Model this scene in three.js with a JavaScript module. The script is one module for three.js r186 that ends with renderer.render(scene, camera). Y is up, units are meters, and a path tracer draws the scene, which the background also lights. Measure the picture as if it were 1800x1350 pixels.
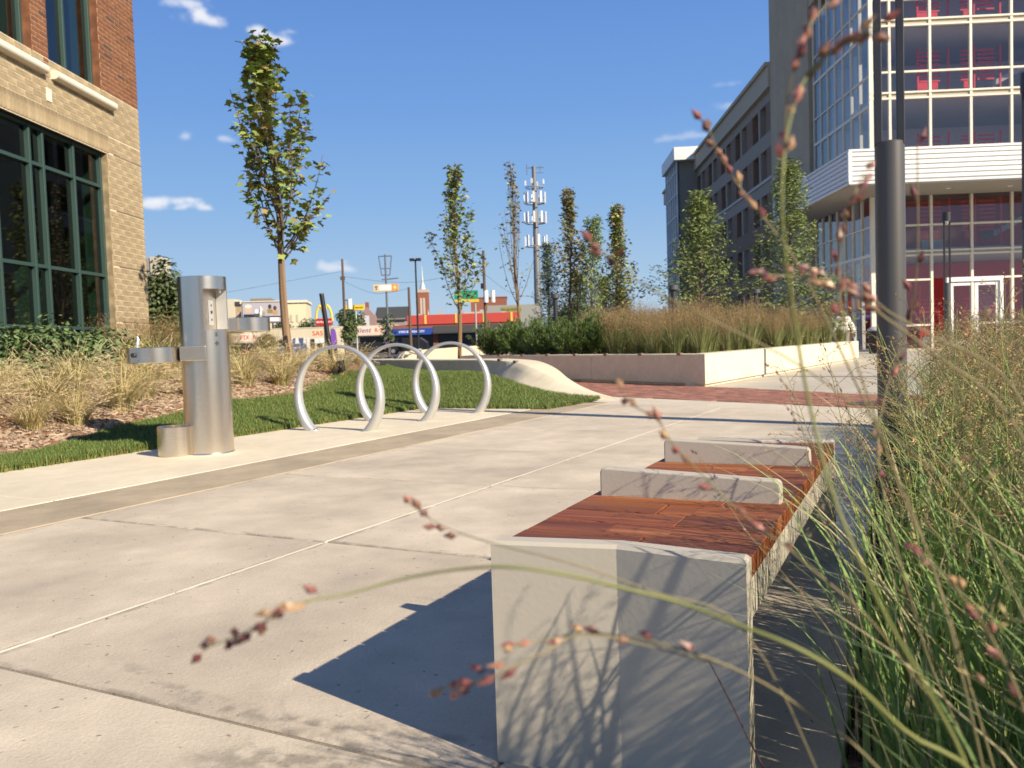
import * as THREE from 'three';
import { mergeGeometries, toCreasedNormals } from 'three/addons/utils/BufferGeometryUtils.js';
import { RoundedBoxGeometry } from 'three/addons/geometries/RoundedBoxGeometry.js';
import { MarchingCubes } from 'three/addons/objects/MarchingCubes.js';
import { Brush, Evaluator, SUBTRACTION } from 'three-bvh-csg';

const R = Math.PI / 180;
const scene = new THREE.Scene();

// ---------- camera ----------
const camera = new THREE.PerspectiveCamera(48.17, 4 / 3, 0.05, 3000);
camera.position.set(0, 0.82, 0);
camera.rotation.order = 'YXZ';
camera.rotation.set(-2.8 * R, 0, -1.9 * R);
camera.focus = 2.3;
camera.userData.fStop = 8.5;

// ---------- sun and exposure ----------
const SUN_AZ = 131, SUN_EL = 32;                       // degrees right of straight ahead, and above the horizon
const sunDir = new THREE.Vector3(Math.sin(SUN_AZ * R) * Math.cos(SUN_EL * R), Math.sin(SUN_EL * R), -Math.cos(SUN_AZ * R) * Math.cos(SUN_EL * R));
const sun = new THREE.DirectionalLight(new THREE.Color(1, 0.87, 0.68), 5);
sun.position.copy(sunDir).multiplyScalar(80);
sun.castShadow = true;
sun.shadow.mapSize.set(4096, 4096);
Object.assign(sun.shadow.camera, { left: -40, right: 40, top: 40, bottom: -40, near: 1, far: 200 });
scene.add(sun, sun.target);
const renderer = new THREE.WebGLRenderer({ antialias: true });
renderer.toneMapping = THREE.LinearToneMapping;
renderer.toneMappingExposure = 1.5;
renderer.shadowMap.enabled = true;

// ---------- sky: clear late-summer air with a few small fair-weather clouds ----------
function mulberry(a) {
  return () => { a |= 0; a = (a + 0x6d2b79f5) | 0; let t = Math.imul(a ^ (a >>> 15), 1 | a); t = (t + Math.imul(t ^ (t >>> 7), 61 | t)) ^ t; return ((t ^ (t >>> 14)) >>> 0) / 4294967296; };
}
function hash2(x, y, s) { let h = (x * 374761393 + y * 668265263 + s * 974711) | 0; h = Math.imul(h ^ (h >>> 13), 1274126177); return ((h ^ (h >>> 16)) >>> 0) / 4294967296; }
function vnoise(x, y, p, s) {                            // value noise of period p
  const ix = Math.floor(x), iy = Math.floor(y), fx = x - ix, fy = y - iy, a = fx * fx * (3 - 2 * fx), b = fy * fy * (3 - 2 * fy), w = (k) => ((k % p) + p) % p;
  const x0 = w(ix), x1 = w(ix + 1), y0 = w(iy), y1 = w(iy + 1);
  return (hash2(x0, y0, s) * (1 - a) + hash2(x1, y0, s) * a) * (1 - b) + (hash2(x0, y1, s) * (1 - a) + hash2(x1, y1, s) * a) * b;
}
function fbm(x, y, p, oct, s) { let v = 0, a = 0.5, t = 0; for (let i = 0; i < oct; i++) { v += a * vnoise(x, y, p, s + i); t += a; a *= 0.5; x *= 2; y *= 2; p *= 2; } return v / t; }
const sstep = (x, a, b) => { const t = Math.min(1, Math.max(0, (x - a) / (b - a))); return t * t * (3 - 2 * t); };
{
  const W = 3072, H = 1536, data = new Float32Array(W * H * 4);
  const stops = [[0, 0.36, 0.44, 0.51], [4, 0.27, 0.39, 0.525], [9, 0.178, 0.315, 0.525], [15, 0.12, 0.245, 0.5], [24, 0.078, 0.177, 0.44], [40, 0.056, 0.116, 0.28], [90, 0.048, 0.09, 0.19]];
  const rnd = mulberry(77);
  const clouds = [[-19.9, 20.5, 1.5, 0.75, 0.8], [-18.4, 19.8, 2.0, 0.85, 0.95], [-14.7, 18.9, 1.7, 0.8, 0.85], [-21.6, 9.1, 2.0, 0.5, 0.95], [-20.3, 8.9, 1.5, 0.4, 0.9], [-17.9, 13.1, 0.6, 0.4, 0.5], [-20.1, 13.05, 0.4, 0.3, 0.45], [-11.3, 5.1, 1.5, 0.42, 0.6], [15.4, 14.2, 1.6, 0.35, 0.3], [12, 12.6, 2.2, 0.35, 0.3], [14.8, 15.5, 1.2, 0.3, 0.25]];
  for (let i = 0; i < 46; i++) { const az = 36 + rnd() * 288; clouds.push([az > 180 ? az - 360 : az, 4 + rnd() * rnd() * 45, 1.2 + rnd() * 2.4, 0.4 + rnd() * 0.7, 0.4 + rnd() * 0.5]); }
  for (let r = 0; r < H; r++) {
    const el = ((r + 0.5) / H - 0.5) * 180;
    let c = stops[0].slice(1);
    for (let i = 0; i + 1 < stops.length; i++) if (el >= stops[i][0]) { const t = (el - stops[i][0]) / (stops[i + 1][0] - stops[i][0]); c = [1, 2, 3].map((k) => stops[i][k] + (stops[i + 1][k] - stops[i][k]) * t); }
    const row = clouds.filter((q) => Math.abs(el - q[1]) < q[3] * 2.4);
    for (let k = 0; k < W; k++) {
      const az = (((k + 0.5) / W - 0.5) * 360 + 90 + 540) % 360 - 180;      // right of straight ahead (-z)
      let a = 0, low = 0;
      for (const q of row) {
        const dx = (az - q[0]) / q[2], dy = (el - q[1]) / q[3]; if (Math.abs(dx) > 2) continue;
        const n = fbm((az + 400) * 0.9 + 7, el * 1.7 + 50, 4096, 5, 5), flat = dy < 0 ? dy * 1.7 : dy * 0.85;
        const d = 1 - Math.hypot(dx * 0.85, flat) + (n - 0.5) * 2.0, m = sstep(d, 0.1, 0.75) * q[4]; if (m > a) { a = m; low = sstep(-dy, -0.2, 0.7); }
      }
      const o = (r * W + k) * 4;
      data[o] = c[0] * (1 - a) + a * (0.6 - low * 0.1); data[o + 1] = c[1] * (1 - a) + a * (0.61 - low * 0.09); data[o + 2] = c[2] * (1 - a) + a * (0.65 - low * 0.06); data[o + 3] = 1;
    }
  }
  const t = new THREE.DataTexture(data, W, H, THREE.RGBAFormat, THREE.FloatType);
  t.mapping = THREE.EquirectangularReflectionMapping; t.magFilter = t.minFilter = THREE.LinearFilter; t.needsUpdate = true;
  scene.background = t; scene.environment = t;
}

// ---------- helpers ----------
const taken = new Map();
function numbered(name) { const n = taken.get(name) ?? 0; taken.set(name, n + 1); return n ? name + '_' + String(n).padStart(3, '0') : name; }
function tag(o, label, category, group, kind) { o.userData.label = label; if (category) o.userData.category = category; if (group) o.userData.group = group; if (kind) o.userData.kind = kind; return o; }
function thing(name, label, category, pos = [0, 0, 0], turn = 0, group) { const o = new THREE.Group(); o.name = numbered(name); o.position.set(...pos); o.rotation.y = turn; scene.add(o); return tag(o, label, category, group); }
function setting(name, label, pos = [0, 0, 0], turn = 0) { const o = new THREE.Group(); o.name = numbered(name); o.position.set(...pos); o.rotation.y = turn; scene.add(o); o.userData.kind = 'structure'; o.userData.label = label; return o; }
function part(parent, name, geo, mat) { const m = new THREE.Mesh(geo, mat); m.name = name; parent.add(m); return m; }
function copyOf(o, pos, turn, label, group) { const c = o.clone(); c.name = numbered(o.name.replace(/_\d+$/, '')); c.userData = { ...o.userData }; if (label) c.userData.label = label; if (group) c.userData.group = group; if (pos) c.position.set(...pos); if (turn !== undefined) c.rotation.y = turn; scene.add(c); return c; }
function clean(g) { let q = g.index ? g.toNonIndexed() : g; for (const k of Object.keys(q.attributes)) if (!['position', 'normal', 'uv', 'color'].includes(k)) q.deleteAttribute(k); return q; }
function join(list) { const q = list.map(clean), col = q.some((g) => g.attributes.color); for (const g of q) { if (!g.attributes.uv) g.setAttribute('uv', new THREE.Float32BufferAttribute(new Float32Array(g.attributes.position.count * 2), 2)); if (col && !g.attributes.color) g.setAttribute('color', new THREE.Float32BufferAttribute(new Float32Array(g.attributes.position.count * 3).fill(1), 3)); } return mergeGeometries(q); }
function metric(g, s = 1) {                              // uv in metres, each face on its own plane
  g = clean(g); const p = g.attributes.position, uv = new Float32Array(p.count * 2), a = new THREE.Vector3(), b = new THREE.Vector3(), c = new THREE.Vector3(), n = new THREE.Vector3();
  for (let i = 0; i < p.count; i += 3) {
    a.fromBufferAttribute(p, i); b.fromBufferAttribute(p, i + 1); c.fromBufferAttribute(p, i + 2); n.copy(b).sub(a).cross(c.clone().sub(a)); const ax = Math.abs(n.x), ay = Math.abs(n.y), az = Math.abs(n.z);
    [a, b, c].forEach((v, k) => { const [u, w] = ay >= ax && ay >= az ? [v.x, v.z] : ax >= az ? [v.z, v.y] : [v.x, v.y]; uv[(i + k) * 2] = u * s; uv[(i + k) * 2 + 1] = w * s; });
  }
  g.setAttribute('uv', new THREE.BufferAttribute(uv, 2)); return g;
}
function box(x0, x1, y0, y1, z0, z1) { const g = new THREE.BoxGeometry(x1 - x0, y1 - y0, z1 - z0); g.translate((x0 + x1) / 2, (y0 + y1) / 2, (z0 + z1) / 2); return metric(g); }
function rbox(x0, x1, y0, y1, z0, z1, r = 0.01, seg = 2) { const g = new RoundedBoxGeometry(x1 - x0, y1 - y0, z1 - z0, seg, r); g.translate((x0 + x1) / 2, (y0 + y1) / 2, (z0 + z1) / 2); return metric(g); }
function cyl(x, z, y0, y1, r0, r1 = r0, n = 24, open = false) { const g = new THREE.CylinderGeometry(r1, r0, y1 - y0, n, 1, open); g.translate(x, (y0 + y1) / 2, z); return g; }
function rod(a, b, r0, r1 = r0, n = 8) { const va = new THREE.Vector3(...a), vb = new THREE.Vector3(...b), d = vb.clone().sub(va), g = new THREE.CylinderGeometry(r1, r0, d.length(), n); g.applyQuaternion(new THREE.Quaternion().setFromUnitVectors(new THREE.Vector3(0, 1, 0), d.clone().normalize())); g.translate(...va.add(vb).multiplyScalar(0.5).toArray()); return g; }
function sweep(pts, radii, n = 6) {                      // a tapering tube through points
  const P = pts.map((p) => (p.isVector3 ? p : new THREE.Vector3(...p))), pos = [], idx = [], uv = [], N = P.length, up = new THREE.Vector3(0.31, 0.2, 0.93), t = new THREE.Vector3(), u = new THREE.Vector3(), w = new THREE.Vector3();
  for (let i = 0; i < N; i++) {
    t.copy(P[Math.min(i + 1, N - 1)]).sub(P[Math.max(i - 1, 0)]).normalize(); u.crossVectors(t, up); if (u.lengthSq() < 0.01) u.set(1, 0, 0); u.normalize(); w.crossVectors(t, u);
    const r = radii.length === 2 ? radii[0] + ((radii[1] - radii[0]) * i) / (N - 1) : radii[i];
    for (let k = 0; k <= n; k++) { const a = (k / n) * 2 * Math.PI, ca = Math.cos(a) * r, sa = Math.sin(a) * r; pos.push(P[i].x + u.x * ca + w.x * sa, P[i].y + u.y * ca + w.y * sa, P[i].z + u.z * ca + w.z * sa); uv.push(k / n, i / N); }
  }
  for (let i = 0; i + 1 < N; i++) for (let k = 0; k < n; k++) { const a = i * (n + 1) + k, b = a + n + 1; idx.push(a, a + 1, b, b, a + 1, b + 1); }
  const g = new THREE.BufferGeometry(); g.setAttribute('position', new THREE.Float32BufferAttribute(pos, 3)); g.setAttribute('uv', new THREE.Float32BufferAttribute(uv, 2)); g.setIndex(idx); g.computeVertexNormals(); return g;
}
function smooth(pts, n) { return new THREE.CatmullRomCurve3(pts.map((p) => new THREE.Vector3(...p)), false, 'centripetal').getPoints(n); }
function prism(pts, y0, y1, bevel = 0) {                 // a slab with the outline pts [x, z]
  const s = new THREE.Shape(pts.map(([x, z]) => new THREE.Vector2(x, -z))), g = new THREE.ExtrudeGeometry(s, { depth: y1 - y0 - bevel, bevelEnabled: bevel > 0, bevelThickness: bevel, bevelSize: bevel, bevelOffset: -bevel, bevelSegments: 1, curveSegments: 8 });
  g.rotateX(-Math.PI / 2); g.translate(0, y0, 0); return metric(g);
}
function tint(g, c) { const n = g.attributes.position.count, a = new Float32Array(n * 3); for (let i = 0; i < n; i++) a.set(c, i * 3); g.setAttribute('color', new THREE.BufferAttribute(a, 3)); return g; }
class Leaves {                                            // many small faces with a colour each
  constructor() { this.p = []; this.c = []; }
  tri(a, b, c, col) { for (const v of [a, b, c]) { this.p.push(v[0], v[1], v[2]); this.c.push(col[0], col[1], col[2]); } }
  leaf(o, dir, side, len, wid, col, fold = 0.25) {        // a pointed leaf with a crease along its middle
    const n = [dir.y * side.z - dir.z * side.y, dir.z * side.x - dir.x * side.z, dir.x * side.y - dir.y * side.x], at = (t, s, f) => [o.x + dir.x * len * t + side.x * wid * s + n[0] * f * wid, o.y + dir.y * len * t + side.y * wid * s + n[1] * f * wid, o.z + dir.z * len * t + side.z * wid * s + n[2] * f * wid];
    const a = at(0, 0, 0), t = at(1, 0, -fold), l = at(0.45, 0.5, fold), r = at(0.45, -0.5, fold);
    this.tri(a, r, t, col); this.tri(a, t, l, col);
  }
  lobed(o, dir, side, len, wid, col) {                    // a broad four-lobed leaf
    const at = (t, s) => [o.x + dir.x * len * t + side.x * wid * s, o.y + dir.y * len * t + side.y * wid * s, o.z + dir.z * len * t + side.z * wid * s];
    const c = at(0.4, 0), q = [at(0, 0.05), at(0.15, 0.5), at(0.5, 0.32), at(0.95, 0.45), at(0.8, 0), at(0.95, -0.45), at(0.5, -0.32), at(0.15, -0.5)];
    for (let i = 0; i < q.length; i++) this.tri(c, q[i], q[(i + 1) % q.length], col);
  }
  blade(pts, wid, side, col, tip = 0.1) { for (let i = 0; i + 1 < pts.length; i++) { const f = (k) => wid * (1 - (1 - tip) * (k / (pts.length - 1)) ** 1.6) * 0.5, a = pts[i], b = pts[i + 1], wa = f(i), wb = f(i + 1); const A = [a.x - side.x * wa, a.y, a.z - side.z * wa], B = [a.x + side.x * wa, a.y, a.z + side.z * wa], C = [b.x + side.x * wb, b.y, b.z + side.z * wb], D = [b.x - side.x * wb, b.y, b.z - side.z * wb]; this.tri(A, B, C, col); this.tri(A, C, D, col); } }
  grain(o, d, len, wid, col) {                            // a small spindle: a seed or a bud
    const t = new THREE.Vector3(0.3, 0.9, 0.3).cross(d).normalize(), s = d.clone().cross(t), at = (q, a) => [o.x + d.x * len * q + (t.x * Math.cos(a) + s.x * Math.sin(a)) * wid, o.y + d.y * len * q + (t.y * Math.cos(a) + s.y * Math.sin(a)) * wid, o.z + d.z * len * q + (t.z * Math.cos(a) + s.z * Math.sin(a)) * wid];
    const A = [o.x, o.y, o.z], B = [o.x + d.x * len, o.y + d.y * len, o.z + d.z * len];
    for (let k = 0; k < 4; k++) { const p = at(0.4, k * 1.571), q = at(0.4, k * 1.571 + 1.571); this.tri(A, q, p, col); this.tri(B, p, q, col); }
  }
  geo() { const g = new THREE.BufferGeometry(); g.setAttribute('position', new THREE.Float32BufferAttribute(this.p, 3)); g.setAttribute('color', new THREE.Float32BufferAttribute(this.c, 3)); g.computeVertexNormals(); return g; }
}
const dirOf = (az, el) => new THREE.Vector3(Math.sin(az) * Math.cos(el), Math.sin(el), -Math.cos(az) * Math.cos(el));

// ---------- textures ----------
function texture(n, fn, srgb = true) {
  const d = new Uint8Array(n * n * 4);
  for (let y = 0; y < n; y++) for (let x = 0; x < n; x++) { const c = fn(x / n, y / n, x, y); for (let k = 0; k < 3; k++) d[(y * n + x) * 4 + k] = Math.max(0, Math.min(255, c[k] * 255)); d[(y * n + x) * 4 + 3] = 255; }
  const t = new THREE.DataTexture(d, n, n); t.wrapS = t.wrapT = THREE.RepeatWrapping; t.magFilter = THREE.LinearFilter; t.minFilter = THREE.LinearMipmapLinearFilter; if (srgb) t.colorSpace = THREE.SRGBColorSpace; t.needsUpdate = true; return t;
}
function scaled(t, metres, metresY = metres, ox = 0, oy = 0) { const c = t.clone(); c.repeat.set(1 / metres, 1 / metresY); c.offset.set(ox, oy); c.needsUpdate = true; return c; }
const grey = (v) => [v, v, v];
// sand-finished paving: fine grain, soft blotches, scattered dark aggregate and dirt flecks
const fleckN = 1024, fleck = new Float32Array(fleckN * fleckN);
{ const r = mulberry(5); for (let i = 0; i < 800; i++) { const x = r() * fleckN, y = r() * fleckN, a = r() * 3.14, L = 1.0 + r() * r() * 3.6, w = 0.7 + r() * 1.1, k = 0.25 + r() * 0.5; for (let dy = -8; dy <= 8; dy++) for (let dx = -8; dx <= 8; dx++) { const u = dx * Math.cos(a) + dy * Math.sin(a), v = -dx * Math.sin(a) + dy * Math.cos(a), q = 1 - (u / L) ** 2 - (v / w) ** 2 + (hash2(dx + 9, dy + 9, i) - 0.5) * 0.7; if (q > 0) { const j = ((Math.floor(y + dy) + fleckN) % fleckN) * fleckN + ((Math.floor(x + dx) + fleckN) % fleckN); fleck[j] = Math.max(fleck[j], k * Math.min(1, q * 1.8)); } } } }
const pavingTex = texture(1024, (u, v, x, y) => { const b = fbm(u * 5, v * 5, 5, 5, 11), m = fbm(u * 22, v * 22, 22, 3, 31), g = hash2(x, y, 3), s = fleck[y * fleckN + x], k = 0.8 + (b - 0.5) * 0.17 + (m - 0.5) * 0.09 + (g - 0.5) * 0.07; return [k * (1 - s * 0.62), k * 0.975 * (1 - s * 0.62), k * 0.94 * (1 - s * 0.6)]; });
const concreteTex = texture(512, (u, v, x, y) => { const b = fbm(u * 4, v * 4, 4, 5, 41), m = fbm(u * 30, v * 30, 30, 3, 51), g = hash2(x, y, 4), k = 0.93 + (b - 0.5) * 0.12 + (m - 0.5) * 0.06 + (g - 0.5) * 0.04; return grey(k); });
const grainBump = texture(512, (u, v, x, y) => grey(fbm(u * 40, v * 40, 40, 4, 61) * 0.7 + hash2(x, y, 8) * 0.3), false);
const woodTex = texture(512, (u, v, x, y) => { const w = fbm(u * 3, v * 44, 44, 3, 71), f = fbm(u * 6, v * 170, 170, 2, 81), b = fbm(u * 3, v * 7, 7, 3, 91), k = 0.42 + w * 0.5 + (f - 0.5) * 0.35 + (b - 0.5) * 0.45; return [0.3 + 0.52 * k, 0.13 + 0.4 * k * (0.75 + b * 0.3), 0.05 + 0.27 * k * (0.6 + b * 0.4)]; });
const brushTex = texture(512, (u, v, x, y) => grey(0.55 * hash2(Math.floor(x / 64), y, 12) + 0.45 * vnoise(u * 9, v * 230, 230, 13)), false);
const mulchTex = texture(512, (u, v, x, y) => { const a = fbm(u * 24, v * 72, 24, 3, 101), b = fbm(u * 72, v * 24, 24, 3, 102), s = Math.max(a, b), k = 0.3 + s * 0.8; return [0.8 * k, 0.63 * k, 0.5 * k]; });
const lawnTex = texture(512, (u, v, x, y) => { const b = fbm(u * 6, v * 6, 6, 4, 111), f = fbm(u * 60, v * 60, 60, 2, 112), k = 0.3 + f * 0.5 + (b - 0.5) * 0.4; return [0.42 * k + 0.05, 0.48 * k + 0.06, 0.2 * k + 0.02]; });
const asphaltTex = texture(512, (u, v, x, y) => { const k = 0.36 + (fbm(u * 5, v * 5, 5, 5, 121) - 0.5) * 0.16 + (hash2(x, y, 6) - 0.5) * 0.08; return [k, k * 0.985, k * 0.96]; });
const barkTex = texture(256, (u, v) => { const k = 0.45 + fbm(u * 12, v * 5, 12, 4, 131) * 0.5; return [0.78 * k, 0.66 * k, 0.54 * k]; });
const clayTex = texture(256, (u, v, x, y) => grey(0.72 + (fbm(u * 8, v * 8, 8, 4, 141) - 0.5) * 0.4 + (hash2(x, y, 7) - 0.5) * 0.1));

// one slab of the walk: the same paving with its own flecks, worn dirt along the joints and odd smears
function slabTexture(seed, smear) {
  const N = 640, r = mulberry(seed), spots = []; for (let i = 0; i < 190; i++) spots.push([r() * N, r() * N, 1 + r() * r() * 4.5, 0.8 + r() * 1.4, r() * 3.14, 0.2 + r() * 0.5]);
  const dark = new Float32Array(N * N);
  for (const [x, y, L, w, a, k] of spots) for (let dy = -7; dy <= 7; dy++) for (let dx = -7; dx <= 7; dx++) { const px = Math.floor(x + dx), py = Math.floor(y + dy); if (px < 0 || py < 0 || px >= N || py >= N) continue; const u = dx * Math.cos(a) + dy * Math.sin(a), v = -dx * Math.sin(a) + dy * Math.cos(a), q = 1 - (u / L) ** 2 - (v / w) ** 2 + (hash2(px, py, seed) - 0.5) * 0.8; if (q > 0) dark[py * N + px] = Math.max(dark[py * N + px], k * Math.min(1, q * 1.8)); }
  return texture(N, (u, v, x, y) => {
    const b = fbm(u * 3 + seed, v * 3, 4096, 5, seed), m = fbm(u * 14, v * 14, 4096, 4, seed + 1), e = Math.min(u, 1 - u, v, 1 - v) * 1.6, ed = Math.max(0, 1 - e / (0.012 + 0.075 * m * m)) * sstep(fbm(u * 33, v * 29, 4096, 3, seed + 9), 0.25, 0.7) * 0.3;
    let s = 0; for (const [su, sv, len, wid, ang] of smear ?? []) { const du = u - su, dv = v - sv, p = du * Math.cos(ang) + dv * Math.sin(ang), q = -du * Math.sin(ang) + dv * Math.cos(ang) + 0.5 * p * p; s = Math.max(s, (1 - sstep(Math.abs(p), len * 0.4, len)) * (1 - sstep(Math.abs(q), 0, wid)) * sstep(fbm(u * 52, v * 47, 4096, 4, seed + 5), 0.3, 0.75) * 0.3 * (0.4 + 0.6 * m)); }
    const k = (0.8 + (b - 0.5) * 0.2 + (m - 0.5) * 0.1 + (hash2(x, y, 3) - 0.5) * 0.07) * (1 - ed) * (1 - s) * (1 - dark[y * N + x] * 0.6); return [k, k * 0.975, k * 0.94];
  });
}

// ---------- materials ----------
const S = (r, g, b, rough = 0.8, o = {}) => new THREE.MeshStandardMaterial({ color: new THREE.Color().setRGB(r, g, b), roughness: rough, ...o });
const conc = (r, g, b, tex, m, bump = 0.0012) => S(r, g, b, 0.9, { map: scaled(tex, m), bumpMap: scaled(grainBump, 0.35), bumpScale: bump });
const foliage = (o = {}) => new THREE.MeshPhysicalMaterial({ vertexColors: true, roughness: 0.62, side: THREE.DoubleSide, ...o });
const leafMat = foliage({ roughness: 0.6 }), bladeMat = foliage({ roughness: 0.6 }), thinBlade = foliage({ roughness: 0.8, transmission: 0.3, thickness: 0 });
const paleBark = S(0.95, 0.85, 0.68, 0.9, { map: barkTex });
const cast = conc(0.82, 0.73, 0.54, concreteTex, 1.6), steel = new THREE.MeshPhysicalMaterial({ color: new THREE.Color().setRGB(0.7, 0.635, 0.55), metalness: 1, roughness: 0.27, roughnessMap: null, bumpMap: scaled(brushTex, 0.5), bumpScale: 0.00025 });
const silver = S(0.63, 0.63, 0.61, 0.42, { metalness: 0.65 }), iron = S(0.026, 0.026, 0.028, 0.5, { metalness: 0.3 }), darkPaint = S(0.05, 0.05, 0.055, 0.45, { metalness: 0.35 });
const white = S(0.78, 0.78, 0.76, 0.5), cream = S(0.78, 0.72, 0.58, 0.55), black = S(0.015, 0.015, 0.017, 0.6), bark = S(0.84, 0.79, 0.72, 0.9, { map: barkTex, bumpMap: barkTex, bumpScale: 0.008 }), twig = S(0.15, 0.115, 0.095, 0.9);
const pane = (r, g, b, o = {}) => new THREE.MeshPhysicalMaterial({ color: new THREE.Color().setRGB(r, g, b), transmission: 1, roughness: 0.02, thickness: 0, ior: 1.7, ...o });

// ================= THE SETTING =================
// paving runs in its own frame: u along the walk, v to its right
const PA = 27.5 * R, pu = [Math.sin(PA), -Math.cos(PA)], pv = [Math.cos(PA), Math.sin(PA)];
const uv2 = (u, v) => [u * pu[0] + v * pv[0], u * pu[1] + v * pv[1]];
const toUV = (x, z) => [x * pu[0] + z * pu[1], x * pv[0] + z * pv[1]];
{
  const g = new THREE.PlaneGeometry(1600, 1600); g.rotateX(-Math.PI / 2); g.translate(0, -0.06, -300);
  const m = part(scene, 'ground', metric(g), S(0.62, 0.6, 0.57, 0.95, { map: scaled(asphaltTex, 7) })); m.userData = { kind: 'structure', label: 'grey asphalt ground of the street and car parks beyond the plaza' };
}
// lie of the planted land left of the walk: it climbs from the kerb to a low mound
function landH(x, z) {
  const [u, v] = toUV(x, z), dv = Math.max(0, -6.15 - v), du = Math.max(0, u - 9.35), d = Math.hypot(dv, du);
  let h = (0.44 - 0.2 * sstep(x, -3.6, -1.9)) * sstep(d, 0.05, 3.6) * (1 - sstep(x, -0.7, 1.05)) + 0.03 * sstep(d, 0, 0.4) * (1 - sstep(x, -0.2, 1.0));
  h *= 1 - sstep(u, 19, 23);
  return h + (fbm(x * 0.9 + 50, z * 0.9 + 50, 512, 3, 9) - 0.5) * 0.07 * sstep(d, 0.2, 1.2);
}
function sheet(u0, u1, nu, v0, v1, nv, lift) {            // a strip of land between two edges v0(u) and v1(u)
  const p = [], uvs = [], idx = [];
  for (let i = 0; i <= nu; i++) for (let k = 0; k <= nv; k++) { const u = u0 + ((u1 - u0) * i) / nu, a = v0(u), b = v1(u), v = a + ((b - a) * k) / nv, [x, z] = uv2(u, v); p.push(x, landH(x, z) + lift(u, v, k / nv), z); uvs.push(x, z); }
  for (let i = 0; i < nu; i++) for (let k = 0; k < nv; k++) { const a = i * (nv + 1) + k, b = a + nv + 1; idx.push(a, b, a + 1, b, b + 1, a + 1); }
  const g = new THREE.BufferGeometry(); g.setAttribute('position', new THREE.Float32BufferAttribute(p, 3)); g.setAttribute('uv', new THREE.Float32BufferAttribute(uvs, 2)); g.setIndex(idx); g.computeVertexNormals(); return g;
}
const wallV = (u) => (u < 9.35 ? -6.15 : u < 10.9 ? -4.3 - Math.max(0, 9.9 - u) * 0.1 : -4.5 - 1.5 * (u - 11.05) - 0.15);
const lawnMat = S(0.62, 0.66, 0.5, 0.95, { map: scaled(lawnTex, 2.3) });
const lawn = setting('lawn', 'mown green lawn and low mound beside the walk');
part(lawn, 'turf', join([sheet(-3, 9.35, 60, () => -18, () => -6.15, 60, () => 0), sheet(9.35, 10.9, 14, () => -18, wallV, 60, () => 0), sheet(10.9, 17, 40, () => -22, wallV, 60, () => 0), sheet(17, 24, 20, () => -26, () => -13, 24, () => 0)]), lawnMat);
// the two mulched beds in the lawn: [front edge, back edge] as v(u)
const lineOf = (p) => (u) => { for (let i = 0; i + 1 < p.length; i++) if (u <= p[i + 1][0] || i + 2 === p.length) return p[i][1] + ((p[i + 1][1] - p[i][1]) * (u - p[i][0])) / (p[i + 1][0] - p[i][0]); };
const bedA = { u0: 0.5, u1: 14.4, front: lineOf([[0.5, -6.3], [4.3, -6.5], [5.4, -7.05], [7, -7.55], [8.5, -7.8], [9.6, -8.0], [11.4, -8.75], [14.4, -10.2]]), back: lineOf([[0.5, -9], [4.4, -9.3], [8, -10.1], [12, -11], [14.4, -11.6]]) };
const bedB = { u0: 0.5, u1: 16, front: (u) => -10.6 - 0.16 * u - 0.1 * Math.sin(u), back: () => -16 };
const mulchMat = S(0.78, 0.69, 0.61, 0.95, { map: scaled(mulchTex, 0.7), bumpMap: scaled(mulchTex, 0.7), bumpScale: 0.02 });
const lumpy = (u, v, t) => 0.028 * Math.min(1, t * 14, (1 - t) * 14) + 0.004 + 0.02 * (vnoise(u * 5, v * 5, 999, 3) - 0.5) * Math.min(1, t * 9, (1 - t) * 9);
for (const [b, l] of [[bedA, 'pinkish brown mulch bed under the tan grass tufts'], [bedB, 'brown mulch bed under the shrubs along the brick building']]) {
  const m = part(scene, numbered('mulch_bed'), sheet(b.u0, b.u1, 120, b.back, b.front, 24, lumpy), mulchMat); m.userData = { kind: 'structure', label: l };
}
function scatter(name, label, geo, mat, list, colours, parent) {   // many copies nobody could count
  const m = new THREE.InstancedMesh(geo, mat, list.length), d = new THREE.Object3D(), c = new THREE.Color(), r = mulberry(list.length + 3);
  list.forEach((q, i) => { d.position.set(q[0], q[1], q[2]); d.rotation.set(q[3] ?? 0, q[4] ?? 0, q[5] ?? 0, 'YXZ'); d.scale.setScalar(q[6] ?? 1); if (q[7]) d.scale.y *= q[7]; d.updateMatrix(); m.setMatrixAt(i, d.matrix); if (colours) { const k = colours[Math.floor(r() * colours.length)], f = 0.8 + r() * 0.4; m.setColorAt(i, c.setRGB(k[0] * f, k[1] * f, k[2] * f)); } });
  m.name = parent ? name : numbered(name); (parent ?? scene).add(m); m.userData = { kind: 'stuff', label }; return m;
}
{
  const r = mulberry(21), list = [];
  for (const b of [bedA, bedB]) for (let i = 0; i < (b === bedA ? 15000 : 4000); i++) { const u = b.u0 + r() * (b === bedA ? 10 : 12), t = r(), f = b.front(u), v = b === bedA ? f + (b.back(u) - f) * t * 0.98 - 0.02 + (r() - 0.5) * 0.12 : f - t * 1.6, [x, z] = uv2(u, v); list.push([x, landH(x, z) + lumpy(u, v, b === bedA ? 1 - t : 0.5) + 0.006, z, (r() - 0.5) * 0.9, r() * 6.3, (r() - 0.5) * 0.9, 0.6 + r() * 0.9]); }
  scatter('bark_chips', 'loose pinkish bark chips strewn over the beds beside the lawn', new THREE.BoxGeometry(0.05, 0.008, 0.016), S(1, 1, 1, 0.9), list, [[0.42, 0.315, 0.22], [0.33, 0.245, 0.165], [0.5, 0.39, 0.28], [0.24, 0.17, 0.115]]);
}
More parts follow.
